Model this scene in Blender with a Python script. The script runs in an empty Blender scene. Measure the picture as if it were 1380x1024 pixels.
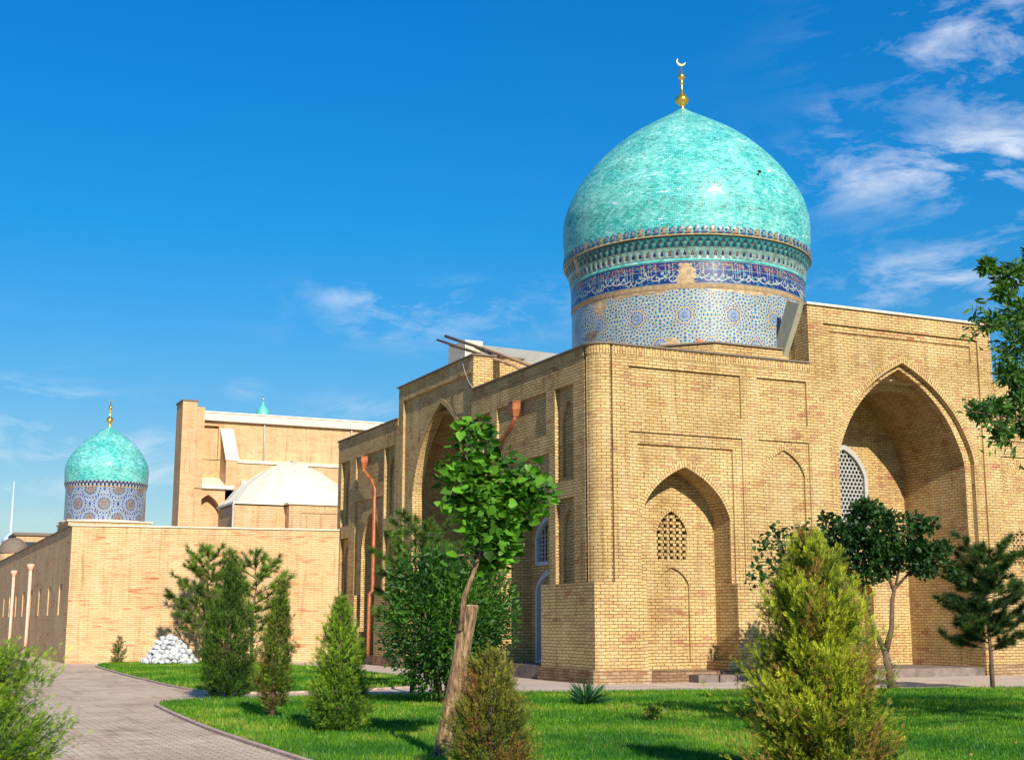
import bpy, math, random
import numpy as np
from mathutils import Vector, noise
from mathutils.geometry import tessellate_polygon
random.seed(7); rng = np.random.default_rng(11)
sc = bpy.context.scene
COL = sc.collection
PI = math.pi

# ---------------------------------------------------------------- camera model (also used to read real positions off the photo)
F = 1800.0; TH = math.atan(326 / F); HD = math.atan(850 / math.hypot(F, 326)); EYE = 1.65
def ray(px, py):
    a = (px - 690) / F; b = (512 - py) / F
    f = math.cos(TH) - b * math.sin(TH); z = math.sin(TH) + b * math.cos(TH)
    return (f * math.sin(HD) + a * math.cos(HD), f * math.cos(HD) - a * math.sin(HD), z)
def G(px, py, z=0.0):
    r = ray(px, py); t = (z - EYE) / r[2]; return Vector((r[0] * t, r[1] * t, z))
def PY(px, py, Y):
    r = ray(px, py); t = Y / r[1]; return Vector((r[0] * t, Y, EYE + r[2] * t))
def PX(px, py, X):
    r = ray(px, py); t = X / r[0]; return Vector((X, r[1] * t, EYE + r[2] * t))

# ---------------------------------------------------------------- materials
def new_mat(name):
    m = bpy.data.materials.new(name); m.use_nodes = True
    nt = m.node_tree; b = nt.nodes['Principled BSDF']
    return m, nt, b
def node(nt, t, **k):
    n = nt.nodes.new(t)
    for a, v in k.items(): setattr(n, a, v)
    return n
def ramp(nt, fac, stops, interp='LINEAR'):
    r = node(nt, 'ShaderNodeValToRGB'); e = r.color_ramp.elements
    r.color_ramp.interpolation = interp
    e[0].position, e[0].color = stops[0][0], (*stops[0][1], 1)
    e[1].position, e[1].color = stops[-1][0], (*stops[-1][1], 1)
    for p, c in stops[1:-1]:
        q = e.new(p); q.color = (*c, 1)
    nt.links.new(fac, r.inputs[0]); return r.outputs[0]
def mix(nt, fac, a, b, mode='MIX'):
    n = node(nt, 'ShaderNodeMix', data_type='RGBA', blend_type=mode)
    for i, v in ((0, fac), (6, a), (7, b)):
        if isinstance(v, (int, float)): n.inputs[i].default_value = v
        elif isinstance(v, tuple): n.inputs[i].default_value = (*v, 1)
        else: nt.links.new(v, n.inputs[i])
    return n.outputs[2]
def tnoise(nt, vec, scale, detail=4, rough=.55):
    n = node(nt, 'ShaderNodeTexNoise'); n.inputs['Scale'].default_value = scale
    n.inputs['Detail'].default_value = detail; n.inputs['Roughness'].default_value = rough
    if vec is not None: nt.links.new(vec, n.inputs['Vector'])
    return n.outputs['Fac']
def bump(nt, b, h, strength, dist):
    n = node(nt, 'ShaderNodeBump'); n.inputs['Strength'].default_value = strength
    n.inputs['Distance'].default_value = dist
    nt.links.new(h, n.inputs['Height']); nt.links.new(n.outputs[0], b.inputs['Normal'])
def plain(name, col, rough=.7, metal=0, var=.12, scale=6, bmp=0):
    m, nt, b = new_mat(name)
    tc = node(nt, 'ShaderNodeTexCoord')
    f = tnoise(nt, tc.outputs['Object'], scale)
    lo = tuple(c * (1 - var) for c in col); hi = tuple(min(1, c * (1 + var)) for c in col)
    nt.links.new(ramp(nt, f, [(.3, lo), (.7, hi)]), b.inputs['Base Color'])
    b.inputs['Roughness'].default_value = rough; b.inputs['Metallic'].default_value = metal
    if bmp: bump(nt, b, tnoise(nt, tc.outputs['Object'], scale * 5), .6, bmp)
    return m
def brick(name, stops, mortar, bw=.27, rh=.09, ms=.011, stain=.28, bmp=.012, warm=None):
    m, nt, b = new_mat(name)
    uv = node(nt, 'ShaderNodeUVMap').outputs[0]
    tc = node(nt, 'ShaderNodeTexCoord').outputs['Object']
    # slightly uneven courses
    nn = node(nt, 'ShaderNodeTexNoise'); nn.inputs['Scale'].default_value = 2.2; nt.links.new(uv, nn.inputs['Vector'])
    vm = node(nt, 'ShaderNodeVectorMath', operation='SCALE'); vm.inputs['Scale'].default_value = .035
    nt.links.new(nn.outputs['Color'], vm.inputs[0])
    va0 = node(nt, 'ShaderNodeVectorMath', operation='ADD'); nt.links.new(uv, va0.inputs[0]); nt.links.new(vm.outputs[0], va0.inputs[1])
    n2 = node(nt, 'ShaderNodeTexNoise'); n2.inputs['Scale'].default_value = 17; n2.inputs['Detail'].default_value = 2; nt.links.new(uv, n2.inputs['Vector'])   # chipped edges
    v2 = node(nt, 'ShaderNodeVectorMath', operation='SCALE'); v2.inputs['Scale'].default_value = .035; nt.links.new(n2.outputs['Color'], v2.inputs[0])
    va = node(nt, 'ShaderNodeVectorMath', operation='ADD'); nt.links.new(va0.outputs[0], va.inputs[0]); nt.links.new(v2.outputs[0], va.inputs[1])
    bt = node(nt, 'ShaderNodeTexBrick'); nt.links.new(va.outputs[0], bt.inputs['Vector'])
    for k, v in (('Scale', 1), ('Brick Width', bw), ('Row Height', rh), ('Mortar Size', ms), ('Mortar Smooth', .3), ('Bias', 0)): bt.inputs[k].default_value = v
    bt.inputs['Color1'].default_value = (0, 0, 0, 1); bt.inputs['Color2'].default_value = (1, 1, 1, 1); bt.inputs['Mortar'].default_value = (.5, .5, .5, 1)
    # patches where one colour of brick gathers
    st = node(nt, 'ShaderNodeMapping'); st.inputs['Scale'].default_value = (.5, 2.2, 1); nt.links.new(uv, st.inputs[0])
    pn = tnoise(nt, st.outputs[0], 1.0, 7, .68)
    ad = node(nt, 'ShaderNodeMath', operation='MULTIPLY_ADD'); ad.inputs[1].default_value = .45; nt.links.new(bt.outputs['Color'], ad.inputs[0])
    ms2 = node(nt, 'ShaderNodeMath', operation='MULTIPLY_ADD'); ms2.inputs[1].default_value = 1.5; ms2.inputs[2].default_value = -.475; nt.links.new(pn, ms2.inputs[0]); nt.links.new(ms2.outputs[0], ad.inputs[2])
    base = ramp(nt, ad.outputs[0], stops)
    fine = tnoise(nt, uv, 38, 3, .7)
    base = mix(nt, .5, base, ramp(nt, fine, [(.32, (.42, .40, .38)), (.68, (1, 1, 1))]), 'MULTIPLY')
    mv = node(nt, 'ShaderNodeMath', operation='MULTIPLY'); nt.links.new(bt.outputs['Fac'], mv.inputs[0]); nt.links.new(ramp(nt, tnoise(nt, uv, 3.1, 4, .6), [(.3, (.6, .6, .6)), (.6, (1, 1, 1))]), mv.inputs[1])
    base = mix(nt, mv.outputs[0], base, mortar)
    # pale lime bloom and rain streaks drifting over whole areas of wall
    sm = node(nt, 'ShaderNodeMapping'); sm.inputs['Scale'].default_value = (1.6, .35, 1); nt.links.new(uv, sm.inputs[0])
    base = mix(nt, ramp(nt, tnoise(nt, sm.outputs[0], 1.3, 6, .6), [(.5, (0, 0, 0)), (.72, (.3, .3, .3))]), base, (.74, .58, .40))
    sk = node(nt, 'ShaderNodeMapping'); sk.inputs['Scale'].default_value = (2.6, .22, 1); sk.inputs['Location'].default_value = (7, 3, 0); nt.links.new(uv, sk.inputs[0])
    base = mix(nt, 1.0, base, ramp(nt, tnoise(nt, sk.outputs[0], 1.5, 5, .6), [(.30, (.70, .66, .62)), (.46, (1, 1, 1))]), 'MULTIPLY')
    big = tnoise(nt, tc, .45, 6, .62)
    base = mix(nt, 1.0, base, ramp(nt, big, [(.33, (1 - stain, 1 - stain * 1.1, 1 - stain * 1.25)), (.62, (1, 1, 1))]), 'MULTIPLY')
    nt.links.new(base, b.inputs['Base Color']); b.inputs['Roughness'].default_value = .9
    b.inputs['Specular IOR Level'].default_value = .2
    h = node(nt, 'ShaderNodeMath', operation='MULTIPLY_ADD'); h.inputs[1].default_value = -1.0; nt.links.new(bt.outputs['Fac'], h.inputs[0])
    h2 = node(nt, 'ShaderNodeMath', operation='MULTIPLY'); h2.inputs[1].default_value = .9; nt.links.new(fine, h2.inputs[0]); nt.links.new(h2.outputs[0], h.inputs[2])
    h3 = node(nt, 'ShaderNodeMath', operation='MULTIPLY_ADD'); h3.inputs[1].default_value = .5; nt.links.new(bt.outputs['Color'], h3.inputs[0]); nt.links.new(h.outputs[0], h3.inputs[2])
    bump(nt, b, h3.outputs[0], 1.0, bmp * 1.3)
    return m
M = {}
M['brick'] = brick('old_buff_brick', [(0, (.34, .14, .07)), (.14, (.58, .27, .15)), (.27, (.64, .40, .19)), (.42, (.70, .48, .20)), (.6, (.78, .57, .27)), (.8, (.76, .52, .22)), (1, (.82, .65, .40))], (.13, .075, .035), ms=.0095, bmp=.02)
M['brick_base'] = brick('plinth_brick', [(0, (.15, .08, .045)), (.4, (.34, .2, .11)), (.8, (.46, .31, .18)), (1, (.5, .42, .3))], (.13, .085, .055), rh=.08, stain=.5)
M['brick_worn'] = brick('worn_plinth_brick', [(0, (.30, .13, .07)), (.3, (.52, .30, .17)), (.7, (.62, .46, .28)), (1, (.7, .6, .46))], (.2, .13, .08), stain=.55)
M['brick_new'] = brick('new_streaky_brick', [(0, (.45, .13, .06)), (.17, (.68, .27, .13)), (.30, (.78, .46, .24)), (.55, (.82, .60, .34)), (.8, (.76, .52, .24)), (1, (.86, .72, .48))], (.50, .33, .19), bw=.34, rh=.078, ms=.010, stain=.2)
M['brick_far'] = brick('distant_pale_brick', [(0, (.58, .30, .15)), (.4, (.74, .47, .25)), (1, (.80, .56, .32))], (.5, .32, .19), bw=.3, rh=.12, stain=.15)
M['coping'] = plain('dark_coping', (.16, .12, .09), .8)
M['coping_light'] = plain('pale_metal_coping', (.62, .55, .42), .55)
M['sheet'] = plain('white_sheet_roof', (.66, .61, .48), .5, var=.08, scale=1.5)
M['roof'] = plain('flat_clay_roof', (.38, .28, .18), .9)
M['tan'] = plain('bare_tan_mortar', (.40, .28, .16), .9, var=.3, scale=9)
M['flash'] = plain('grey_flashing', (.36, .35, .27), .6)
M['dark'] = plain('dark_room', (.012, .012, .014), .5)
M['glass'] = plain('window_dark_glass', (.03, .045, .06), .12)
M['whitep'] = plain('white_window_paint', (.36, .36, .34), .5)
M['bluep'] = plain('pale_blue_paint', (.36, .47, .60), .5)
M['copper'] = plain('copper_pipe', (.36, .11, .04), .5, .2, var=.45, scale=4)
M['pinkpipe'] = plain('pink_pipe', (.70, .42, .33), .5)
M['gold'] = plain('gilded_metal', (.95, .60, .10), .22, .9, var=.04)
M['wood'] = plain('grey_timber', (.30, .19, .11), .85, var=.35, scale=3)
M['stone'] = plain('plinth_stone', (.17, .13, .11), .9, var=.4, scale=3, bmp=.02)
M['whitestone'] = plain('white_limewashed_stone', (.50, .51, .53), .8, var=.18, scale=3, bmp=.02)
M['bark'] = plain('brown_bark', (.13, .085, .055), .95, var=.45, scale=14, bmp=.02)
M['hazed_tower'] = plain('tower_haze_blue', (.42, .50, .60), .7)  # pale tower, distance haze mixed into its base colour
M['green_sheet'] = plain('green_finial_paint', (.10, .45, .38), .4)

def turq(name, sc_=1.0):
    m, nt, b = new_mat(name)
    uv = node(nt, 'ShaderNodeUVMap').outputs[0]
    nn = node(nt, 'ShaderNodeTexNoise'); nn.inputs['Scale'].default_value = 1.7; nt.links.new(uv, nn.inputs['Vector'])
    vm = node(nt, 'ShaderNodeVectorMath', operation='SCALE'); vm.inputs['Scale'].default_value = .06
    nt.links.new(nn.outputs['Color'], vm.inputs[0])
    va = node(nt, 'ShaderNodeVectorMath', operation='ADD'); nt.links.new(uv, va.inputs[0]); nt.links.new(vm.outputs[0], va.inputs[1])
    bt = node(nt, 'ShaderNodeTexBrick'); nt.links.new(va.outputs[0], bt.inputs['Vector'])
    for k, v in (('Scale', 1), ('Brick Width', .15 * sc_), ('Row Height', .068 * sc_), ('Mortar Size', .009 * sc_), ('Mortar Smooth', .4), ('Bias', 0)): bt.inputs[k].default_value = v
    bt.inputs['Color1'].default_value = (0, 0, 0, 1); bt.inputs['Color2'].default_value = (1, 1, 1, 1); bt.inputs['Mortar'].default_value = (.5, .5, .5, 1)
    st = node(nt, 'ShaderNodeMapping'); st.inputs['Scale'].default_value = (.35, 1.6, 1); nt.links.new(uv, st.inputs[0])
    pn = tnoise(nt, st.outputs[0], 1.6, 6, .65)
    ad = node(nt, 'ShaderNodeMath', operation='MULTIPLY_ADD'); ad.inputs[1].default_value = .6; nt.links.new(bt.outputs['Color'], ad.inputs[0])
    m2 = node(nt, 'ShaderNodeMath', operation='MULTIPLY_ADD'); m2.inputs[1].default_value = 1.3; m2.inputs[2].default_value = -.45; nt.links.new(pn, m2.inputs[0]); nt.links.new(m2.outputs[0], ad.inputs[2])
    c = ramp(nt, ad.outputs[0], [(0, (.006, .15, .15)), (.22, (.012, .30, .28)), (.5, (.03, .44, .41)), (.72, (.085, .52, .52)), (.88, (.22, .60, .60)), (1, (.58, .72, .70))])
    fl = tnoise(nt, uv, 26, 2, .6)
    c = mix(nt, ramp(nt, fl, [(.56, (0, 0, 0)), (.66, (.75, .75, .75))]), c, (.55, .74, .70))
    pt = ramp(nt, tnoise(nt, uv, .9, 6, .7), [(.40, (0, 0, 0)), (.62, (1, 1, 1))])
    c = mix(nt, bt.outputs['Fac'], c, mix(nt, pt, (.02, .15, .15), (.38, .55, .50)))
    c = mix(nt, ramp(nt, tnoise(nt, uv, 1.3, 5, .75), [(.60, (0, 0, 0)), (.72, (.25, .25, .25))]), c, (.42, .60, .52))
    nt.links.new(c, b.inputs['Base Color']); 
    rr = ramp(nt, bt.outputs['Color'], [(0, (.22, .22, .22)), (1, (.62, .62, .62))])
    nt.links.new(rr, b.inputs['Roughness'])
    b.inputs['Specular IOR Level'].default_value = .3
    h = node(nt, 'ShaderNodeMath', operation='MULTIPLY_ADD'); h.inputs[1].default_value = -.8; nt.links.new(bt.outputs['Fac'], h.inputs[0]); nt.links.new(bt.outputs['Color'], h.inputs[2])
    bump(nt, b, h.outputs[0], .5, .006)
    return m
M['turq'] = turq('turquoise_glazed_brick')
M['turq_s'] = turq('turquoise_glazed_brick_fine', 1.0)
def vcol_mat(name, rough=.3, bm=0):
    m, nt, b = new_mat(name)
    a = node(nt, 'ShaderNodeVertexColor', layer_name='tile')
    tc = node(nt, 'ShaderNodeTexCoord').outputs['Object']
    f = tnoise(nt, tc, 5, 5, .6)
    c = mix(nt, .6, a.outputs['Color'], ramp(nt, f, [(.35, (.62, .6, .56)), (.6, (1, 1, 1))]), 'MULTIPLY')
    nt.links.new(c, b.inputs['Base Color']); b.inputs['Roughness'].default_value = rough
    return m
M['tile'] = vcol_mat('painted_glazed_tile')
def leaf_mat(name, rough=.5, trans=.35):
    m, nt, b = new_mat(name)
    a = node(nt, 'ShaderNodeVertexColor', layer_name='leaf')
    nt.links.new(a.outputs['Color'], b.inputs['Base Color']); b.inputs['Roughness'].default_value = rough
    b.inputs['Specular IOR Level'].default_value = .35
    t = node(nt, 'ShaderNodeBsdfTranslucent')
    c = mix(nt, 1.0, a.outputs['Color'], (1.6, 1.9, .7), 'MULTIPLY'); nt.links.new(c, t.inputs[0])
    mx = node(nt, 'ShaderNodeMixShader'); mx.inputs[0].default_value = trans
    out = nt.nodes['Material Output']
    nt.links.new(b.outputs[0], mx.inputs[1]); nt.links.new(t.outputs[0], mx.inputs[2]); nt.links.new(mx.outputs[0], out.inputs[0])
    return m
M['leaf'] = leaf_mat('foliage'); M['needle'] = leaf_mat('needles', .6, .25); M['gleaf'] = leaf_mat('glossy_leaf', .5, .3)

# ---------------------------------------------------------------- object helpers
def tag(o, label=None, cat=None, group=None, kind=None):
    if label: o['label'] = label
    if cat: o['category'] = cat
    if group: o['group'] = group
    if kind: o['kind'] = kind
    return o
def empty(name, loc=(0, 0, 0)):
    o = bpy.data.objects.new(name, None); COL.objects.link(o); o.location = loc; o.empty_display_size = .3
    return o
class MB:
    def __init__(s): s.v = []; s.f = []; s.uv = []; s.m = []; s.mats = []; s.smooth = []
    def mi(s, m):
        if m not in s.mats: s.mats.append(m)
        return s.mats.index(m)
    def face(s, pts, m, uv=None, smooth=False):
        i = len(s.v); s.v += [tuple(p) for p in pts]; s.f.append(list(range(i, i + len(pts))))
        if uv is None:
            a = Vector(pts[1]) - Vector(pts[0]); b = Vector(pts[2]) - Vector(pts[0]); n = a.cross(b)
            ax, ay, az = abs(n.x), abs(n.y), abs(n.z)
            if az > ax and az > ay: uv = [(p[0], p[1]) for p in pts]
            elif ax > ay: uv = [(p[1], p[2]) for p in pts]
            else: uv = [(p[0], p[2]) for p in pts]
        s.uv += [(float(q[0]), float(q[1])) for q in uv]; s.m.append(s.mi(m)); s.smooth.append(smooth)
    def box(s, x0, x1, y0, y1, z0, z1, m, rot90=False):
        P = [(x0, y0, z0), (x1, y0, z0), (x1, y1, z0), (x0, y1, z0), (x0, y0, z1), (x1, y0, z1), (x1, y1, z1), (x0, y1, z1)]
        for q in ((0, 1, 5, 4), (1, 2, 6, 5), (2, 3, 7, 6), (3, 0, 4, 7), (4, 5, 6, 7), (3, 2, 1, 0)):
            pts = [P[k] for k in q]
            if rot90:
                ax = 0 if q in ((0, 1, 5, 4), (2, 3, 7, 6)) else 1
                s.face(pts, m, [(p[2], p[ax]) for p in pts] if q[0] != 4 or q[1] != 5 else None)
            else: s.face(pts, m)
    def prism(s, poly, z0, z1, m, top=None):
        n = len(poly); top = top or m; acc = 0
        for i in range(n):
            a, b = poly[i], poly[(i + 1) % n]; l = math.dist(a, b)
            s.face([(a[0], a[1], z0), (b[0], b[1], z0), (b[0], b[1], z1), (a[0], a[1], z1)], m, [(acc, z0), (acc + l, z0), (acc + l, z1), (acc, z1)]); acc += l
        s.face([(p[0], p[1], z1) for p in poly], top); s.face([(p[0], p[1], z0) for p in reversed(poly)], top)
    def hull(s, A, B, m):            # two matching polygons joined into a closed prism
        n = len(A)
        for i in range(n):
            j = (i + 1) % n; s.face([A[i], A[j], B[j], B[i]], m)
        s.face(list(reversed(A)), m); s.face(B, m)
    def tube(s, pts, rad, m, n=10, cap=True):
        pts = [Vector(p) for p in pts]; rings = []; L = 0
        up = Vector((.3, .2, 1)).normalized()
        for i, p in enumerate(pts):
            d = (pts[min(i + 1, len(pts) - 1)] - pts[max(i - 1, 0)]).normalized()
            a = d.cross(up)
            if a.length < .05: a = d.cross(Vector((1, 0, 0)))
            a.normalize(); b = d.cross(a).normalized(); r = rad[i] if hasattr(rad, '__len__') else rad
            if i: L += (pts[i] - pts[i - 1]).length
            rings.append(([p + (a * math.cos(t) + b * math.sin(t)) * r for t in (2 * PI * k / n for k in range(n))], L))
        for i in range(len(rings) - 1):
            for k in range(n):
                j = (k + 1) % n
                s.face([rings[i][0][k], rings[i][0][j], rings[i + 1][0][j], rings[i + 1][0][k]], m, [(k / n, rings[i][1]), ((k + 1) / n, rings[i][1]), ((k + 1) / n, rings[i + 1][1]), (k / n, rings[i + 1][1])], True)
        if cap: s.face(list(reversed(rings[0][0])), m); s.face(rings[-1][0], m)
    def lathe(s, c, prof, m, n=64, a0=0, a1=2 * PI):
        L = 0
        for i in range(len(prof) - 1):
            (r0, z0), (r1, z1) = prof[i], prof[i + 1]; l = math.dist(prof[i], prof[i + 1])
            R = max(p[0] for p in prof)
            for k in range(n):
                t0 = a0 + (a1 - a0) * k / n; t1 = a0 + (a1 - a0) * (k + 1) / n
                pts = [(c[0] + r * math.cos(t), c[1] + r * math.sin(t), c[2] + z) for r, z, t in ((r0, z0, t0), (r0, z0, t1), (r1, z1, t1), (r1, z1, t0))]
                uv = [(t0 * R, L), (t1 * R, L), (t1 * R, L + l), (t0 * R, L + l)]
                if r1 < 1e-5: pts = pts[:3]; uv = uv[:3]
                elif r0 < 1e-5: pts = [pts[0], pts[2], pts[3]]; uv = [uv[0], uv[2], uv[3]]
                s.face(pts, m, uv, True)
            L += l
    def build(s, name, parent=None, weld=False, loc=None):
        me = bpy.data.meshes.new(name); me.from_pydata(s.v, [], s.f)
        u = me.uv_layers.new(name='UVMap'); u.data.foreach_set('uv', np.array(s.uv, dtype=np.float32).ravel())
        for m in s.mats: me.materials.append(m)
        me.polygons.foreach_set('material_index', s.m); me.polygons.foreach_set('use_smooth', s.smooth)
        if weld or any(s.smooth):
            import bmesh
            bm = bmesh.new(); bm.from_mesh(me); bmesh.ops.remove_doubles(bm, verts=bm.verts, dist=.0008); bm.to_mesh(me); bm.free()
        me.update()
        o = bpy.data.objects.new(name, me); COL.objects.link(o)
        if parent is not None:
            o.parent = parent; q = parent; off = Vector((0, 0, 0))
            while q is not None: off += q.location; q = q.parent
            me.transform(__import__('mathutils').Matrix.Translation(-off))
        return o

# ---------------------------------------------------------------- masonry relief
AT = [(0, 0), (.15, .065), (.275, .13), (.40, .205), (.525, .295), (.63, .385), (.725, .48), (.805, .58), (.875, .69), (.93, .79), (.968, .88), (.99, .95), (1, 1)]
def arch(c, w, z0, zs, za):
    h = za - zs
    R = [(c + w * x, za - h * y) for x, y in AT]; Lf = [(c - w * x, za - h * y) for x, y in AT]
    return [(c - w, z0)] + Lf[::-1] + R[1:] + [(c + w, z0)]
def rect(s0, s1, z0, z1): return [(s0, z0), (s0, z1), (s1, z1), (s1, z0)]
def fill(mb, fr, path, d, m, opens=(), closed=()):
    poly = list(path)
    for o in sorted(opens, key=lambda p: -p[0][0]): poly += o[::-1]
    loops = [[Vector((p[0], p[1], 0)) for p in poly]] + [[Vector((p[0], p[1], 0)) for p in c] for c in closed]
    flat = [p for l in loops for p in l]
    for t in tessellate_polygon(loops):
        q = [flat[i] for i in t]
        if abs((q[1] - q[0]).cross(q[2] - q[0]).z) < 1e-7: continue
        mb.face([fr(p.x, p.y, d) for p in q], m, [(p.x, p.y) for p in q])
def strip(mb, fr, path, d0, d1, m, close=False, smooth=False):
    pts = path + ([path[0]] if close else []); L = path[0][1]
    for a, b in zip(pts, pts[1:]):
        l = math.dist(a, b)
        if l < 1e-6: continue
        if abs(a[1] - b[1]) < 1e-6 and l > .3:      # level soffit or sill: courses run along it
            uv = [(a[0], d0), (b[0], d0), (b[0], d1), (a[0], d1)]
        else: uv = [(d0, L), (d0, L + l), (d1, L + l), (d1, L)]
        mb.face([fr(*a, d0), fr(*b, d0), fr(*b, d1), fr(*a, d1)], m, uv); L += l
def relief(mb, fr, path, d, m, recs=()):
    """recs: (path, depth, children, open, back)"""
    fill(mb, fr, path, d, m, [r[0] for r in recs if r[3]], [r[0] for r in recs if not r[3]])
    for p, dd, ch, op, back in recs:
        strip(mb, fr, p, d, d + dd, m, not op)
        if back: relief(mb, fr, p, d + dd, m, ch)
def rec(p, dd, ch=(), op=False, back=True): return (p, dd, ch, op, back)
def band(mb, fr, path_in, path_out, d, m, proud=.012):      # ring of radial bricks round an arch
    L = 0
    for i in range(len(path_in) - 1):
        a, b, c, e = path_in[i], path_in[i + 1], path_out[i + 1], path_out[i]; l = math.dist(a, b)
        mb.face([fr(*a, d - proud), fr(*b, d - proud), fr(*c, d - proud), fr(*e, d - proud)], m, [(0, L), (0, L + l), (.2, L + l), (.2, L)])
        mb.face([fr(*e, d - proud), fr(*c, d - proud), fr(*c, d + .001), fr(*e, d + .001)], m, [(0, L), (0, L + l), (.02, L + l), (.02, L)])
        L += l
def ringarch(c, w, zs, za, t):
    return arch(c, w, zs, zs, za)[1:-1], arch(c, w + t, zs, zs, za + t * 1.25)[1:-1]
XW, YW, TOP, DZ, PR = 17.77, 32.70, 9.46, 2.73, .17
BR = M['brick']
def fF(s, z, d): return (s, YW + d, z)
def fS(s, z, d): return (XW + d, s, z)

mau = tag(empty('mausoleum_building', (17.6, 32.5, 0)), 'old buff brick mausoleum with a large turquoise tiled dome and tall pointed portals', 'building')
# ---- front wall
mb = MB()
nA = arch(20.77, 1.51, DZ, 4.55, 6.07)
pA = arch(28.99, 2.77, DZ, 6.7, 9.80)
NR = 37.2
pish = [(25.27, DZ), (25.27, TOP), (25.27, 11.33), (32.71, 11.33), (32.71, TOP), (32.71, DZ)]
left_recs = [rec(rect(18.88, 22.71, 7.57, 8.88), .08), rec(rect(23.31, 25.12, 7.5, 8.88), .08),
    rec(rect(18.87, 22.71, DZ, 6.99), .06, [rec(rect(19.16, 22.4, DZ, 6.66), .06, [rec(nA, .88, (), True, False), rec(rect(19.38, 19.42, 5.7, 5.86), .12)], True)], True),
    rec(rect(23.30, 25.14, DZ, 7.0), .06, [rec(arch(24.24, .74, DZ, 5.95, 6.74), .07, (), True)], True)]
relief(mb, fF, rect(18.34, 25.27, DZ, TOP), 0, BR, left_recs)
right_recs = [rec(rect(32.86, 34.67, 7.5, 8.88), .08), rec(rect(35.27, 39.1, 7.57, 8.88), .08),
    rec(rect(32.84, 34.68, DZ, 7.0), .06, [rec(arch(33.74, .74, DZ, 5.95, 6.74), .07, [rec(arch(33.6, .36, 3.5, 4.2, 4.62), .3)], True)], True),
    rec(rect(35.27, 39.11, DZ, 6.99), .05, [rec(arch(NR, 1.51, DZ, 4.55, 6.07), 1.0, (), True)], True)]
relief(mb, fF, rect(32.71, 44, DZ, TOP), 0, BR, right_recs)
pr_in = arch(28.99, 2.53, DZ, 6.6, 9.62)
prts = [rec([(25.85, DZ), (25.85, 10.80), (32.14, 10.80), (32.14, DZ)], .08,
        [rec([(26.15, 10.5), (26.15, 10.57), (31.88, 10.57), (31.88, 10.05), (31.81, 10.05), (31.81, 10.5)], .05),
         rec(pA, .175, [rec(pr_in, .42, (), True, False)], True)], True)]
relief(mb, fF, rect(25.27, 32.71, DZ, 11.33), 0, BR, prts)
i_, o_ = ringarch(28.99, 2.77, 6.7, 9.80, .2); band(mb, fF, i_, o_, .08, BR)
i_, o_ = ringarch(20.77, 1.51, 4.55, 6.07, .17); band(mb, fF, i_, o_, .12, BR)
i_, o_ = ringarch(24.24, .74, 5.95, 6.74, .14); band(mb, fF, i_, o_, .06, BR)
i_, o_ = ringarch(33.74, .74, 5.95, 6.74, .14); band(mb, fF, i_, o_, .06, BR)
# dado below
nL = [(19.26, .0), (19.26, DZ), (22.28, DZ), (22.28, .0)]
pL = [(26.46, 0), (26.46, DZ), (31.52, DZ), (31.52, 0)]
nR_ = [(NR - 1.51, 0), (NR - 1.51, DZ), (NR + 1.51, DZ), (NR + 1.51, 0)]
for a, b in ((17.60, 19.26), (22.28, 26.46), (31.52, NR - 1.51), (NR + 1.51, 44)):
    mb.face([fF(a, 0, -PR), fF(b, 0, -PR), fF(b, DZ, -PR), fF(a, DZ, -PR)], BR, [(a, 0), (b, 0), (b, DZ), (a, DZ)])
    mb.face([fF(a, DZ, -PR), fF(b, DZ, -PR), fF(b, DZ, .1), fF(a, DZ, .1)], BR)
for x, D in ((19.26, 1.0), (22.28, 1.0), (26.46, .675), (31.52, .675), (NR - 1.51, 1.05), (NR + 1.51, 1.05)):
    mb.face([fF(x, 0, -PR), fF(x, 0, D), fF(x, DZ, D), fF(x, DZ, -PR)], BR, [(-PR, 0), (D, 0), (D, DZ), (-PR, DZ)])
# pishtaq block: sides, back, top
mb.face([(25.27, YW, TOP - .3), (25.27, YW + .7, TOP - .3), (25.27, YW + .7, 11.33), (25.27, YW, 11.33)], BR)
mb.face([(32.71, YW, TOP - .3), (32.71, YW + 1.3, TOP - .3), (32.71, YW + 1.3, 11.33), (32.71, YW, 11.33)], BR)
mb.face([(25.27, YW + .7, 9), (32.71, YW + .7, 9), (32.71, YW + .7, 11.33), (25.27, YW + .7, 11.33)], BR)
mb.face([(25.27, YW, 11.33), (32.71, YW, 11.33), (32.71, YW + .7, 11.33), (25.27, YW + .7, 11.33)], BR)
# raking wing behind the portal's left shoulder
Rk = [(25.29, 33.40, 9.3), (25.29, 34.05, 9.3), (25.29, 34.05, 9.95), (25.29, 33.40, 11.3)]
mb.hull(Rk, [(25.8, p[1], p[2]) for p in Rk], BR)
mb.build('front_wall', mau)
# ---- rounded corner
mb = MB()
def quarter(cx, cy, r, z0, z1, n=12):
    L = 0
    for k in range(n):
        t0 = PI + PI / 2 * k / n; t1 = PI + PI / 2 * (k + 1) / n; l = r * PI / 2 / n
        a = (cx + r * math.cos(t0), cy + r * math.sin(t0)); b = (cx + r * math.cos(t1), cy + r * math.sin(t1))
        mb.face([(*a, z0), (*b, z0), (*b, z1), (*a, z1)], BR, [(L, z0), (L + l, z0), (L + l, z1), (L, z1)], True); L += l
quarter(XW + .5, YW + .5, .5, DZ, TOP)
for q in ([(18.27, YW), (18.27, YW + .1), (18.34, YW + .1), (18.34, YW)], [(XW, 33.2), (XW + .13, 33.2), (XW + .13, 33.32), (XW, 33.32)]):
    for a, b in zip(q, q[1:]): mb.face([(*a, DZ), (*b, DZ), (*b, TOP), (*a, TOP)], BR)
mb.build('corner_column', mau)
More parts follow.
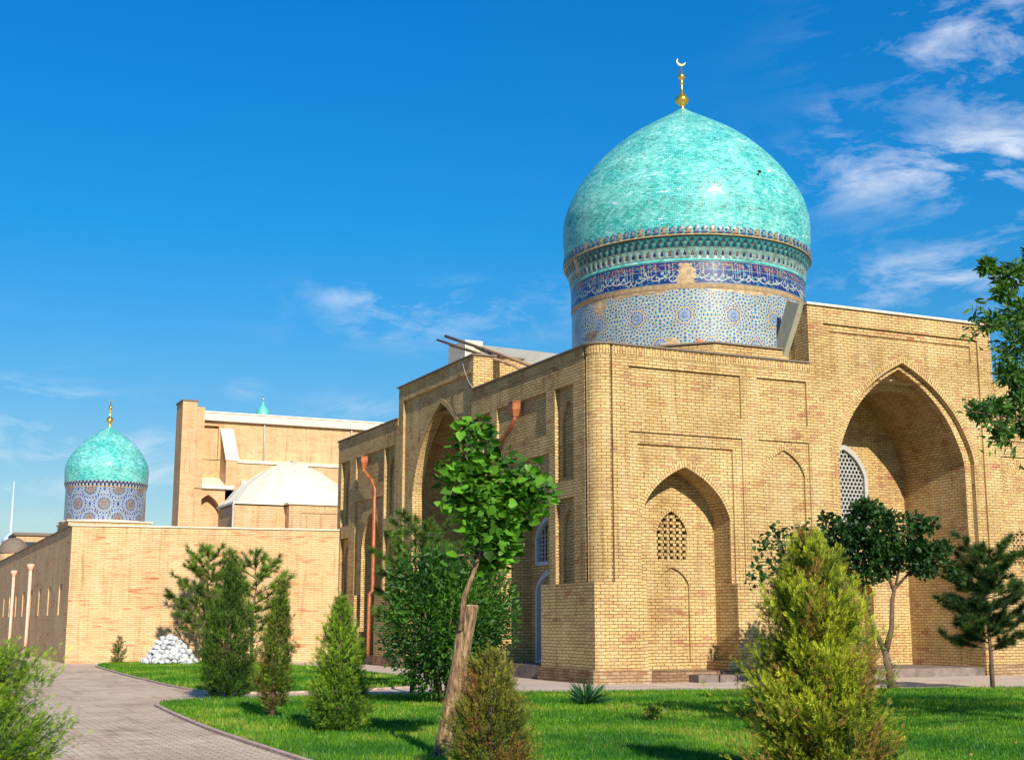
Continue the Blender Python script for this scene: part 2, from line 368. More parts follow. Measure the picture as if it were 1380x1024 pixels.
# ---- niche back (front wall, small)
mb = MB()
bp = arch(20.77, 1.51, 0, 4.55, 6.07)
relief(mb, fF, bp, 1.0, BR, [rec(arch(20.82, .52, 3.45, 4.2, 4.86), .30, ()), rec(arch(20.82, .56, .48, 2.7, 3.22), .07)])
i_, o_ = ringarch(20.82, .52, 4.2, 4.86, .12); band(mb, fF, i_, o_, 1.0, BR)
mb.box(19.26, 22.28, YW - .1, YW + 1.0, 0, .3, M['brick_base'])
mb.box(22.28 - .35, 22.28, YW - .12, YW + .98, .3, .55, BR)
mb.build('niche_wall', mau)
def grille(c, hw, z0, zs, za, Y, name, cols):
    """window closed by staggered bricks with dark gaps"""
    mb = MB(); A = arch(c, hw, z0, zs, za)
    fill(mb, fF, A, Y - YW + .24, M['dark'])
    def top(x): 
        t = abs(x - c) / hw
        for (x0, y0), (x1, y1) in zip(AT, AT[1:]):
            if t <= x1: return za - (za - zs) * (y0 + (y1 - y0) * (t - x0) / max(1e-6, x1 - x0))
        return zs
    pitch = 2 * hw / cols; rh = .092; r = 0; z = z0
    while z < za:
        for k in range(cols + 1):
            x = c - hw + pitch * (k + (0 if r % 2 else .5)) - pitch * .5
            a, b = max(c - hw, x - pitch * .24), min(c + hw, x + pitch * .24)
            zt = min(z + rh, top(a if abs(a - c) > abs(b - c) else b))
            if b - a > .02 and zt - z > .02: mb.box(a, b, Y + .012, Y + .12, z, zt - .004, BR)
        for k in range(cols + 1):       # thin uprights tie the bricks together
            x = c - hw + pitch * k
            if z + rh < top(min(c + hw, max(c - hw, x))): mb.box(x - .028, x + .028, Y + .04, Y + .13, z, z + rh, BR)
        z += rh; r += 1
    return mb.build(name, mau)
grille(20.82, .52, 3.45, 4.2, 4.86, YW + 1.0, 'brick_grille', 5)
grille(33.6, .36, 3.5, 4.2, 4.62, YW + .13, 'brick_grille', 4)
# ---- front portal interior
mb = MB()
v_ = arch(28.99, 2.53, 0, 6.6, 9.62)
strip(mb, fF, v_, .675, 3.2, BR)
relief(mb, fF, v_, 3.2, BR, [rec(arch(28.99, .96, 4.6, 6.45, 7.57), .35), rec(arch(28.99, 1.0, .3, 2.6, 3.4), .5)])
mb.build('portal_niche', mau)
mb = MB()
for p, q, a, b in ((arch(28.99, .96, 4.6, 6.45, 7.57), arch(28.99, .82, 4.72, 6.42, 7.38), 3.15, 3.30),):
    n = len(p)
    for i in range(n):
        j = (i + 1) % n
        mb.face([fF(*p[i], a), fF(*p[j], a), fF(*q[j], a), fF(*q[i], a)], M['whitep'])
        mb.face([fF(*q[i], a), fF(*q[j], a), fF(*q[j], b), fF(*q[i], b)], M['whitep'])
        mb.face([fF(*p[i], a), fF(*p[j], a), fF(*p[j], b - .1), fF(*p[i], b - .1)], M['whitep'])
fr_ = mb.build('lattice_window', mau)
mb = MB(); fill(mb, fF, arch(28.99, .88, 4.68, 6.45, 7.45), 3.44, M['glass']); mb.build('pane', fr_)
mb = MB(); s_ = .088; z = 4.78; r = 0
def inside(x, z, c=28.99, hw=.84, zs=6.42, za=7.40):
    t = abs(x - c) / hw
    if t > 1 or z < 4.72: return False
    if z < zs: return True
    for (x0, y0), (x1, y1) in zip(AT, AT[1:]):
        if t <= x1: return z < za - (za - zs) * (y0 + (y1 - y0) * (t - x0) / (x1 - x0))
    return False
while z < 7.5:
    x = 27.9 + (s_ * .866 if r % 2 else 0)
    while x < 30.1:
        if inside(x, z):
            o = [(x + s_ * math.sin(k * PI / 3), z + s_ * math.cos(k * PI / 3)) for k in range(6)]; q = [(x + s_ * .74 * math.sin(k * PI / 3), z + s_ * .74 * math.cos(k * PI / 3)) for k in range(6)]
            for k in range(6):
                j = (k + 1) % 6
                mb.face([fF(*o[k], 3.25), fF(*o[j], 3.25), fF(*q[j], 3.25), fF(*q[k], 3.25)], M['whitep'])
                mb.face([fF(*q[k], 3.25), fF(*q[j], 3.25), fF(*q[j], 3.31), fF(*q[k], 3.31)], M['whitep'])
        x += s_ * 1.732
    z += s_ * 1.5; r += 1
mb.build('lattice', fr_)
# ---- side wall
mb = MB()
def blind(c):
    return [rec(rect(c - .59, c + .59, 5.69, 8.49), .15, [rec(arch(c - .02, .4, 5.85, 7.45, 8.09), .09)]),
            rec(rect(c - .59, c + .59, DZ, 5.2), .15, [rec(arch(c - .02, .4, DZ, 4.25, 4.9), .09, (), True)], True)]
sr = blind(34.62) + blind(40.55) + [rec(rect(35.8, 39.42, 7.2, 8.5), .08),
     rec(rect(35.62, 39.5, DZ, 6.62), .08, [rec(arch(37.42, 1.57, DZ, 4.5, 6.05), .95, (), True, False)], True)]
relief(mb, fS, rect(33.32, 41.4, DZ, TOP), 0, BR, sr)
sr = blind(49.75) + blind(55.35) + [rec(rect(50.45, 53.95, 7.2, 8.5), .08),
     rec(rect(50.45, 53.95, DZ, 6.62), .08, [rec(arch(52.08, 1.28, DZ, 4.6, 6.05), .95, (), True, False)], True)]
relief(mb, fS, rect(48.77, 56.4, DZ, TOP), 0, BR, sr)
sp = arch(44.57, 2.83, DZ, 6.35, 9.50)
relief(mb, fS, rect(41.4, 48.77, DZ, 10.67), 0, BR, [rec(rect(41.55, 48.25, DZ, 10.1), .09, [rec(sp, .40, (), True, False)], True)])
for c, w, zs, za, d in ((37.42, 1.57, 4.5, 6.05, .08), (52.08, 1.28, 4.6, 6.05, .08), (44.57, 2.83, 6.35, 9.5, .09)):
    i_, o_ = ringarch(c, w, zs, za, .17); band(mb, fS, i_, o_, d, BR)
for a, b in ((32.53, 35.85), (38.99, 41.74), (47.4, 50.8), (53.36, 56.4)):
    mb.face([fS(a, 0, -PR), fS(b, 0, -PR), fS(b, DZ, -PR), fS(a, DZ, -PR)], BR, [(a, 0), (b, 0), (b, DZ), (a, DZ)])
    mb.face([fS(a, DZ, -PR), fS(b, DZ, -PR), fS(b, DZ, .25), fS(a, DZ, .25)], BR)
for y, D in ((35.85, 1.03), (38.99, 1.03), (41.74, .49), (47.4, .49), (50.8, 1.03), (53.36, 1.03), (56.4, .3)):
    mb.face([fS(y, 0, -PR), fS(y, 0, D), fS(y, DZ, D), fS(y, DZ, -PR)], BR, [(-PR, 0), (D, 0), (D, DZ), (-PR, DZ)])
# corner cap of the dado
mb.face([(17.6, 32.53, DZ), (18.4, 32.53, DZ), (18.4, 33.4, DZ), (17.6, 33.4, DZ)], BR)
# pishtaq block of the side
for y in (41.4, 48.77): mb.face([(XW, y, TOP - .3), (XW + 1.9, y, TOP - .3), (XW + 1.9, y, 10.67 - .0), (XW, y, 10.67)], BR)
mb.face([(XW + 1.9, 41.4, 9), (XW + 1.9, 48.77, 9), (XW + 1.9, 48.77, 10.67), (XW + 1.9, 41.4, 10.67)], BR)
mb.face([(XW, 41.4, 10.67), (XW, 48.77, 10.67), (XW + 1.9, 48.77, 10.67), (XW + 1.9, 41.4, 10.67)], BR)
mb.face([(XW, 56.4, 0), (44, 56.4, 0), (44, 56.4, TOP), (XW, 56.4, TOP)], BR)
mb.face([(44, YW, 0), (44, 56.4, 0), (44, 56.4, TOP), (44, YW, TOP)], BR)
mb.build('side_wall', mau)
mb = MB()
relief(mb, fS, arch(37.42, 1.57, 0, 4.5, 6.05), 1.03, BR, [rec(arch(37.75, .86, 3.42, 4.25, 4.95), .2), rec(arch(37.75, .86, .4, 2.6, 3.24), .2)])
relief(mb, fS, arch(52.08, 1.28, 0, 4.6, 6.05), 1.03, BR, [rec(arch(52.08, .7, .5, 2.4, 3.0), .1)])
v_ = arch(44.57, 3.15, 0, 6.2, 9.8)  # vault made wider than its arch so the far jamb stays shaded
strip(mb, fS, v_, .49, 2.9, BR); relief(mb, fS, v_, 2.9, BR, [rec(arch(44.57, .9, .3, 2.6, 3.3), .3)])
fill(mb, fS, v_, .491, BR, [arch(44.57, 2.83, 0, 6.35, 9.5)])  # unseen ring added behind the arch to block light
mb.build('niche_wall', mau)
def framed(name, c, hw, z0, zs, za, d, kids):
    mb = MB(); p = arch(c, hw, z0, zs, za); q = arch(c, hw - .11, z0 + .1, zs, za - .15); n = len(p)
    for i in range(n):
        j = (i + 1) % n
        mb.face([fS(*p[i], d - .05), fS(*p[j], d - .05), fS(*q[j], d - .05), fS(*q[i], d - .05)], M['bluep'])
        mb.face([fS(*q[i], d - .05), fS(*q[j], d - .05), fS(*q[j], d + .1), fS(*q[i], d + .1)], M['bluep'])
        mb.face([fS(*p[i], d - .05), fS(*p[j], d - .05), fS(*p[j], d + .05), fS(*p[i], d + .05)], M['bluep'])
    o = mb.build(name, mau); mb = MB(); fill(mb, fS, arch(c, hw - .1, z0 + .09, zs, za - .14), d + .1, M['glass'] if kids else M['wood']); mb.build('pane' if kids else 'door_leaf', o)
    if kids:
        mb = MB()
        for k in range(1, 7): mb.box(XW + d + .03, XW + d + .07, c - hw + .1 + k * (2 * hw - .2) / 7 - .015, c - hw + .1 + k * (2 * hw - .2) / 7 + .015, z0 + .1, zs + (za - zs) * .45, M['whitep'])
        for k in range(1, 8): mb.box(XW + d + .035, XW + d + .065, c - hw + .11, c + hw - .11, z0 + k * .13, z0 + k * .13 + .025, M['whitep'])
        mb.build('lattice', o)
framed('arched_window', 37.75, .86, 3.42, 4.25, 4.95, 1.03, True)
framed('arched_door', 37.75, .86, .4, 2.6, 3.24, 1.03, False)
# ---- soldier course, coping, plinth, roof
for a, b in ((18.36, 25.27), (32.71, 44)): mb = MB(); mb.box(a, b, YW - .022, YW + .3, TOP - .26, TOP - .012, BR, True); mb.build('soldier_course', mau)
for a, b in ((33.34, 41.4), (48.77, 56.4)): mb = MB(); mb.box(XW - .022, XW + .3, a, b, TOP - .26, TOP - .012, BR, True); mb.build('soldier_course', mau)
mb = MB()
n = 12
for k in range(n):
    t0 = PI + PI / 2 * k / n; t1 = PI + PI / 2 * (k + 1) / n; r = .522; l = r * PI / 2 / n
    a = (18.27 + r * math.cos(t0), 33.2 + r * math.sin(t0)); b = (18.27 + r * math.cos(t1), 33.2 + r * math.sin(t1))
    mb.face([(*a, TOP - .26), (*b, TOP - .26), (*b, TOP), (*a, TOP)], BR, [(0, l * k), (0, l * k + l), (.26, l * k + l), (.26, l * k)])
mb.build('soldier_course', mau)
mb = MB()
mb.box(18.27, 25.27, YW - .07, YW + .35, TOP, TOP + .05, M['coping']); mb.box(32.71, 44, YW - .07, YW + .35, TOP, TOP + .05, M['coping_light'])
mb.box(XW - .07, XW + .35, 33.2, 41.4, TOP, TOP + .05, M['coping']); mb.box(XW - .07, XW + .35, 48.77, 56.45, TOP, TOP + .05, M['coping'])
pts = [(18.27 + .57 * math.cos(PI + PI / 2 * k / 10), 33.2 + .57 * math.sin(PI + PI / 2 * k / 10)) for k in range(11)]
mb.prism(pts + [(18.6, 33.5)], TOP, TOP + .052, M['coping'])
mb.box(XW - .07, XW + 1.95, 41.33, 48.83, 10.67, 10.72, M['coping'])
mb.box(25.22, 32.78, YW - .08, YW + .75, 11.33, 11.40, M['coping_light'])
mb.build('coping', mau)
for a, b in ((17.48, 19.3), (22.25, 26.4), (31.6, NR - 1.51), (NR + 1.51, 44)):
    mb = MB(); mb.box(a, b, YW - PR - .10, YW - .02, 0, .36, M['brick_worn']); mb.build('plinth', mau)
for a, b in ((32.69, 35.85), (38.99, 41.74), (47.4, 50.8), (53.36, 55.6)):
    mb = MB(); mb.box(XW - PR - .12, XW - .02, a, b, 0, .37, M['brick_base']); mb.build('plinth', mau)
for q in ((35.0 - 17.4, XW + 1.02, 35.85, 38.99, 0, .4), (17.6, XW + 2.6, 41.74, 47.4, 0, .3), (17.6, XW + 1.02, 50.8, 53.36, 0, .35), (26.47, 31.51, YW - .1, YW + 3.19, 0, .26)):
    mb = MB(); mb.box(*q, M['stone']); mb.build('threshold', mau)
mb = MB()
for x0, x1 in ((20.6, 21.25), (21.3, 21.85), (21.9, 22.6)):
    mb.box(x0, x1, YW - .62, YW - .1, 0, .2 + .03 * random.random(), M['stone'])
mb.build('stone_step', mau)
mb = MB(); mb.face([(XW + .2, YW + .2, 9.2), (44, YW + .2, 9.2), (44, 56.3, 9.2), (XW + .2, 56.3, 9.2)], M['roof']); mb.build('flat_roof', mau)
# raking sheet-metal flashing
mb = MB()
A = [(25.06, 32.80, 11.36), (25.06, 33.42, 11.58), (25.06, 34.29, 9.98), (25.06, 33.84, 9.71)]
mb.hull(A, [(25.26, p[1], p[2]) for p in A], M['flash']); mb.build('roof_flashing', mau)
# roof junk over the side portal
mb = MB()
a = PX(650, 465, 20.05); b = PX(790, 481, 20.05)
mb.hull([(19.0, a.y - .3, 9.9), (19.0, b.y - .2, 9.62), (19.0, b.y - .2, 9.3), (19.0, a.y - .3, 9.3)], [(20.05, a.y, a.z), (20.05, b.y, b.z), (20.05, b.y, 9.3), (20.05, a.y, 9.3)], M['sheet'])
a = PX(606, 467, 19.9); d = PX(650, 480, 19.9)
mb.box(19.85, 20.6, a.y - 1.7, a.y, 9.3, a.z - .05, M['coping_light'])
mb.build('sheet_metal_roof', mau)
for p, q, r in (((589, 458), (712, 500), .05), ((600, 453), (752, 506), .06), ((606, 465), (690, 492), .05), ((640, 468), (700, 497), .04)):
    mb = MB(); A = PX(*p, 19.0); B = PX(*q, 18.4); 
    mb.tube([A, A.lerp(B, .5) + Vector((0, 0, .03)), B], r, M['wood'], 4); mb.build('timber', mau)
mb = MB(); A = PX(621, 478, 17.74); pts = [A, PX(626, 500, 17.72), PX(632, 515, 17.7), PX(638, 524, 17.74)]
mb.tube(pts, .012, M['whitep'], 5); mb.build('cable', mau)
mb = MB()
for y0, y1 in ((49.3, 49.8), (50.2, 50.6)): mb.box(18.6, 19.6, y0, y1, 9.2, 10.0, M['brick_far'])
mb.build('chimney', mau)
# drainpipes
def pipe(hop, pts, foot, m=M['copper'], r=.075, parent=mau, hs=.19):
    mb = MB(); mb.tube(pts, r, m, 12); p = mb.build('drainpipe', parent)
    mb = MB(); x, y, z = hop
    mb.box(x - .15, x + .12, y - .15, y + .15, z - .08, z + .14, m); mb.box(x - .17, x + .12, y - .17, y + .17, z + .14, z + .18, m); mb.hull([(x - .08, y - .08, z - .3), (x + .08, y - .08, z - .3), (x + .08, y + .08, z - .3), (x - .08, y + .08, z - .3)], [(x - .15, y - .15, z - .08), (x + .12, y - .15, z - .08), (x + .12, y + .15, z - .08), (x - .15, y + .15, z - .08)], m); mb.build('hopper', p)
pipe((17.58, 37.62, 8.3), [(17.58, 37.62, 8.05), (17.58, 37.66, 7.92), (17.6, 38.1, 7.62), (17.6, 39.2, 7.15), (17.6, 39.45, 6.9), (17.58, 39.5, 2.9), (17.48, 39.5, 2.7), (17.48, 39.5, .1)], 0)
pipe((17.58, 52.38, 8.2), [(17.58, 52.38, 7.95), (17.58, 52.3, 7.75), (17.58, 51.2, 7.25), (17.58, 50.98, 6.9), (17.58, 50.95, 2.9), (17.45, 50.95, 2.75), (17.45, 50.95, .35), (17.2, 50.95, .2)], 0)

# ---------------------------------------------------------------- tiled domes
WHT, NAV, TRQ, YEL, LBL, ORG, TAN = [np.array(c) for c in ((.40, .42, .37), (.012, .026, .15), (.03, .36, .34), (.60, .42, .07), (.16, .36, .55), (.50, .17, .05), (.52, .36, .20))]
def colour_lathe(name, c, r_fn, z0, z1, ncol, nrow, img, parent, inner=0):
    """img: (nrow+1, ncol, 3) tile colours laid on the surface"""
    t = np.arange(ncol) / ncol * 2 * PI; zz = np.linspace(z0, z1, nrow + 1)
    V = np.zeros((nrow + 1, ncol, 3))
    for i, z in enumerate(zz):
        r = r_fn(t, (z - z0) / (z1 - z0))
        V[i, :, 0] = c[0] + r * np.cos(t); V[i, :, 1] = c[1] + r * np.sin(t); V[i, :, 2] = z
    idx = np.arange((nrow + 1) * ncol).reshape(nrow + 1, ncol); nx = np.roll(idx, -1, 1)
    Fq = np.stack([idx[:-1], nx[:-1], nx[1:], idx[1:]], -1).reshape(-1, 4)
    return np_mesh(name, V.reshape(-1, 3), Fq, img.reshape(-1, 3), 'tile', M['tile'], parent)
def np_mesh(name, V, Fc, colr, layer, mat, parent, smooth=False):
    me = bpy.data.meshes.new(name); V = np.asarray(V, dtype=np.float32)
    off = Vector((0, 0, 0)); q = parent
    while q is not None: off += q.location; q = q.parent
    V = V - np.array(off, dtype=np.float32)
    k = Fc.shape[1]; n = len(Fc)
    me.vertices.add(len(V)); me.vertices.foreach_set('co', V.ravel())
    me.loops.add(n * k); me.loops.foreach_set('vertex_index', Fc.astype(np.int32).ravel())
    me.polygons.add(n); me.polygons.foreach_set('loop_start', np.arange(0, n * k, k, dtype=np.int32))
    me.update(calc_edges=True)
    a = me.color_attributes.new(layer, 'FLOAT_COLOR', 'POINT')
    a.data.foreach_set('color', np.concatenate([colr, np.ones((len(colr), 1))], 1).astype(np.float32).ravel())
    me.materials.append(mat)
    if smooth: me.polygons.foreach_set('use_smooth', [True] * n)
    o = bpy.data.objects.new(name, me); COL.objects.link(o); o.parent = parent
    return o
def grid_uv(R, z0, z1, ncol, nrow):
    u = np.arange(ncol) / ncol; v = np.linspace(0, 1, nrow + 1)
    return np.meshgrid(u, v)
def damage(img, U, Vv, R, H, spots):
    for u0, v0, du, dv, col in spots:
        n = .25 * np.sin(U * R * 40 + 3 * np.sin(Vv * 9)) + .25 * np.sin(Vv * H * 33 + U * 60)
        n += .35 * np.sin(U * R * 97 + 5 * np.sin(Vv * 23)) * np.sin(Vv * H * 61 + 4 * np.sin(U * R * 31)); mk = (np.abs((U - u0) / du) ** 2 + np.abs((Vv - v0) / dv) ** 2 + n * .9) < .9
        rows = (np.arange(img.shape[0]) // 4); jit = .62 + .5 * np.random.default_rng(3).random((rows.max() + 1, img.shape[1] // 16 + 1))[rows][:, np.arange(img.shape[1]) // 16]
        img[mk] = (np.asarray(col)[None, None] * jit[..., None])[mk]
    return img
def girih(R, z0, z1, ncol, nrow, nros, scheme):
    U, Vv = grid_uv(R, z0, z1, ncol, nrow); H = z1 - z0; p = 2 * PI * R / nros
    x = U * 2 * PI * R; y = Vv * H
    img = np.tile(WHT, (*U.shape, 1)) * (.8 if scheme else 1)
    if scheme == 0: ph = p * .5; rows = p * .62
    else: ph = p * .5; rows = p * .55
    best = np.full(U.shape, 1e9); bx = np.zeros(U.shape); by = np.zeros(U.shape)
    for r in range(-1, int(H / rows) + 3):
        yc = H * .5 + (r - 1) * rows if scheme else r * rows + .12
        dx = (x - (ph if r % 2 else 0) + p / 2) % p - p / 2; dy = y - yc
        d = np.hypot(dx, dy); m = d < best; best[m] = d[m]; bx[m] = dx[m]; by[m] = dy[m]
    d = best / p; th = np.arctan2(by, bx); k = 8 if scheme == 0 else 10
    w = 2 * PI / p
    s1 = np.sin(x * w * 4) * np.sin(y * w * 4 + .6); s2 = np.sin((x + y) * w * 5) + np.sin((x - y) * w * 5)
    if scheme == 0:
        D_ = d * p; a1 = np.sin(D_ * 24 + k * th); a2 = np.sin(D_ * 24 - k * th); s1 = a1 * a2; s3 = np.sin(D_ * 48) * np.cos(2 * k * th)
        img[s1 > .55] = WHT; img[s3 > .45] = LBL; img[s3 < -.78] = TRQ * 1.3
        img[s1 > .62] = NAV * 1.8; img[s1 < -.72] = NAV * 1.3
        img[np.abs(a1) < .20] = YEL * .9; img[np.abs(a2) < .14] = YEL * .75
        img[(np.abs(np.sin(D_ * 24)) < .09)] = NAV * 2.6
        g = d + .015 * np.cos(k * th); inn = g < .155
        img[inn & (s1 > .1)] = NAV * 2; img[inn & (np.abs(a1) < .2)] = WHT; img[inn & (s3 > .6)] = LBL
        img[np.abs(g - .165) < .011] = YEL; img[np.abs(g - .185) < .007] = NAV * 2
        img *= (.82 + .36 * rng.random((*U.shape, 1)))
    else:
        img[:] = (.25, .32, .42)
        D_ = d * p; a1 = np.sin(D_ * 19 + k * th); a2 = np.sin(D_ * 19 - k * th); s1 = a1 * a2; s3 = np.sin(D_ * 38) * np.cos(2 * k * th)
        img[s1 > .25] = NAV * 1.8; img[s3 > .75] = YEL * .7; img[s3 < -.8] = LBL; img[s1 < -.85] = NAV * 1.4
        img[np.abs(a1) < .13] = WHT * .85; img[np.abs(a2) < .10] = WHT * .8
        g = d + .03 * np.cos(k * th); inn = g < .16
        img[inn] = YEL * .5; img[inn & (s1 > .1)] = NAV * 1.6; img[inn & (np.abs(a1) < .3)] = WHT * .7; img[g < .04] = ORG * .7; img[np.abs(g - .175) < .012] = NAV
        img *= (.8 + .4 * rng.random((*U.shape, 1)))
    return img, U, Vv
def script_band(ncol, nrow, seed):
    """white cursive inscription with tall uprights on dark blue tiles"""
    r = np.random.default_rng(seed); img = np.tile(NAV * 1.0, (nrow + 1, ncol, 1)); H = nrow
    def dot(x, y, w, c):
        y0, y1 = int(max(0, y - w)), int(min(H, y + w)); xs = np.arange(int(x - w), int(x + w) + 1) % ncol
        img[y0:y1 + 1, xs] = c
    fl = r.random((nrow // 2 + 2, ncol // 6 + 1))
    big = np.kron(fl, np.ones((2, 6)))[:nrow + 1, :ncol]
    top = np.zeros((nrow + 1, ncol), bool); top[int(H * .68):int(H * .93)] = True
    img[top & (big > .72)] = ORG * .7; img[top & (big < .12)] = TRQ * .8; img[(~top) & (big > .93)] = TRQ * .8
    x = 0
    while x < ncol:                                            # uprights
        for yy in np.linspace(H * .25, H * .9, 60): dot(x + .8 * math.sin(yy * .1), yy, .3, WHT * .8)
        x += r.choice([8, 11, 15, 22, 30])
    x = 0
    while x < ncol:                                            # bowls and sweeps
        L = r.integers(20, 50); ph = r.random() * 3; base = H * r.uniform(.16, .42); amp = H * r.uniform(.08, .2)
        for tt in np.linspace(0, 1, L * 4): dot(x + tt * L, base - amp * math.sin(PI * tt + .3 * math.sin(ph)) + amp * .5, .5 if .2 < tt < .8 else .3, WHT)
        if r.random() < .6:
            for tt in np.linspace(0, 2 * PI, 30): dot(x + L * .5 + 3.2 * math.cos(tt), base + H * .16 + 2.4 * math.sin(tt), .4, WHT)
        dot(x + L * .7, base - amp * 1.1, .6, WHT); x += L * r.uniform(.45, .8)
    img[int(H * .62)] = WHT * .8; img[:2] = WHT * .7; img[-2:] = WHT * .7
    return img
def muqarnas(ncell, sub, nrow):
    """rows of pointed tile niches flaring outward"""
    ncol = ncell * sub; U = (np.arange(ncol) % sub + .5) / sub - .5; v = np.linspace(0, 1, nrow + 1)
    u, vv = np.meshgrid(U, v); cell = np.tile((np.arange(ncol) // sub)[None], (nrow + 1, 1))
    g = np.random.default_rng(8); img = np.tile(TRQ * .75 + WHT * .08, (nrow + 1, ncol, 1)); low = vv < .5
    img[low] = WHT * .42 + TRQ * .55
    topw = .21 - .21 * np.clip((vv - .26) / .14, 0, 1); win = (vv > .12) & (vv < .40) & (np.abs(u) < topw)
    rim = (vv > .09) & (vv < .44) & (np.abs(u) < topw + .10) & ~win; img[rim & low] = WHT * 1.1
    img[win] = NAV * .9; img[(vv > .2) & (vv < .3) & (np.abs(u) < .06)] = np.where((cell % 3 == 0)[(vv > .2) & (vv < .3) & (np.abs(u) < .06)][:, None], ORG, NAV)
    up = vv >= .5; u2 = np.abs(np.abs(u) - .5)
    a1 = up & (u2 < .30 * (1 - np.clip((vv - .60) / .22, 0, 1))); img[a1] = TRQ * .12 + NAV * .4
    a2 = up & (vv > .74) & (np.abs(u) < .32 * np.clip((1.0 - vv) / .2, 0, 1)); img[a2] = NAV * .5 + TRQ * .15
    a3 = up & (vv > .66) & (vv < .76) & (np.abs(u) < .14); img[a3] = np.where((cell % 4 == 1)[a3][:, None], ORG * .9, WHT * .9)
    img[(np.abs(vv - .5) < .02)] = WHT * .6; img[vv < .05] = WHT * .5 + TRQ * .3; img[vv > .95] = NAV * .4 + TRQ * .2
    img *= .5 + .45 * g.random((nrow + 1, ncol // sub))[:, np.arange(ncol) // sub][..., None]
    return img, ncol
def finial(c, z, s, parent):
    mb = MB()
    mb.lathe((c[0], c[1], z), [(.10 * s, -.15), (.10 * s, .12 * s), (.07 * s, .2 * s), (.10 * s, .25 * s), (.22 * s, .36 * s), (.235 * s, .46 * s), (.20 * s, .57 * s), (.1 * s, .66 * s), (.055 * s, .72 * s), (.045 * s, 1.0 * s), (.05 * s, 1.05 * s), (.085 * s, 1.08 * s), (.05 * s, 1.12 * s), (.06 * s, 1.2 * s), (.12 * s, 1.26 * s), (.13 * s, 1.33 * s), (.09 * s, 1.4 * s), (.04 * s, 1.46 * s), (.03 * s, 1.72 * s), (0, 1.74 * s)], M['gold'], 20)
    f = mb.build('finial', parent)
    mb = MB(); cz = z + 1.89 * s; n = 18; A = []; B = []
    dx, dy = math.cos(-HD), math.sin(-HD)
    for k in range(n + 1):
        t = PI * .80 + PI * 1.08 * k / n; w = math.sin(PI * k / n) * .035 * s
        for r, lst in ((.16 * s + .0, A), (.16 * s - .012 * s - w, B)):
            a, b = r * math.cos(t), r * math.sin(t); lst.append((a, b))
    for k in range(n):
        for sgn in (-1, 1):
            e = .018 * s * sgn
            q = [A[k], A[k + 1], B[k + 1], B[k]]
            mb.face([(c[0] + p[0] * dx - e * dy, c[1] + p[0] * dy + e * dx, cz + p[1]) for p in q], M['gold'])
        for lst in (A, B):
            mb.face([(c[0] + lst[i][0] * dx - e * dy, c[1] + lst[i][0] * dy + e * dx, cz + lst[i][1]) for i, e in ((k, -.018 * s), (k + 1, -.018 * s), (k + 1, .018 * s), (k, .018 * s))], M['gold'])
    mb.build('crescent', f)
def trefoils(c, R, z, h, n, parent, name):
    """row of little standing palmettes along the rim"""
    V = []; Fc = []; C = []
    for k in range(n):
        t = 2 * PI * k / n; w = 2 * PI * R / n * .40
        shape = [(-w * 1.27, 0), (-w * 1.27, .06 * h), (-w * .55, .1 * h), (-w * .35, .35 * h), (-w, .55 * h), (-w * .7, .85 * h), (0, h), (w * .7, .85 * h), (w, .55 * h), (w * .35, .35 * h), (w * .55, .1 * h), (w * 1.27, .06 * h), (w * 1.27, 0)]
        b = len(V); col = NAV if k % 3 else ORG * .55
        ct, st = math.cos(t), math.sin(t)
        V.append((c[0] + (R + .03) * ct, c[1] + (R + .03) * st, z + .55 * h)); C.append(WHT * .7)
        for a, q in shape: V.append((c[0] + R * ct - a * st, c[1] + R * st + a * ct, z + q)); C.append(col)
        for i in range(len(shape)): Fc.append((b, b + 1 + i, b + 1 + (i + 1) % len(shape)))
    return np_mesh(name, np.array(V), np.array(Fc), np.array(C), 'tile', M['tile'], parent)

DC = (24.23, 37.91)
def ang(px):      # where on the drum a photo column falls, as a share of the turn
    r = ray(px, 420); az = math.atan2(r[0], r[1]); d = math.hypot(*DC); a0 = math.atan2(DC[0], DC[1]); s = math.sin(az - a0) * d / 3.97
    s = max(-1, min(1, s)); face = -PI / 2 - a0     # direction from centre to camera
    return ((face + math.asin(s)) / (2 * PI)) % 1
img, U, Vv = girih(3.95, 10.0, 11.93, 2200, 150, 16, 0)
img = damage(img, U, Vv, 3.95, 1.93, [(ang(815), .95, .016, .22, TAN), (ang(800), .42, .02, .07, TAN * .5), (ang(860), .99, .05, .06, TAN * .8), (ang(1000), .99, .05, .05, TAN), (ang(780), .7, .008, .15, TAN * .5), (ang(905), .07, .012, .12, TAN), (ang(940), .1, .006, .07, ORG), (ang(975), .04, .015, .06, TAN)])
drum = colour_lathe('drum', DC, lambda t, v: 3.95 + 0 * t, 10.0, 11.93, 2200, 150, img, mau)
mb = MB(); mb.lathe((*DC, 0), [(3.95, 11.92), (3.965, 11.93), (3.965, 12.07), (3.97, 12.08)], M['tan'], 128); mb.build('tile_moulding', drum)
img = script_band(2400, 50, 5); U, Vv = grid_uv(3.97, 0, 1, 2400, 50)
img = damage(img, U, Vv, 3.97, .8, [(ang(926), .25, .012, .75, TAN), (ang(1078), .2, .01, .3, WHT * .8), (ang(786), .85, .01, .3, ORG * .8)])
colour_lathe('inscription_band', DC, lambda t, v: 3.975 + 0 * t, 12.08, 12.82, 2400, 50, img, drum)
mb = MB(); mb.lathe((*DC, 0), [(3.97, 12.81), (3.995, 12.82), (3.995, 12.89), (3.985, 12.9)], M['turq'], 128); mb.build('tile_moulding', drum)
img, ncol = muqarnas(104, 10, 26)
U, Vv = grid_uv(4.1, 0, 1, ncol, 26); img = damage(img, U, Vv, 4.1, .9, [(ang(787), .5, .006, .55, TAN)])
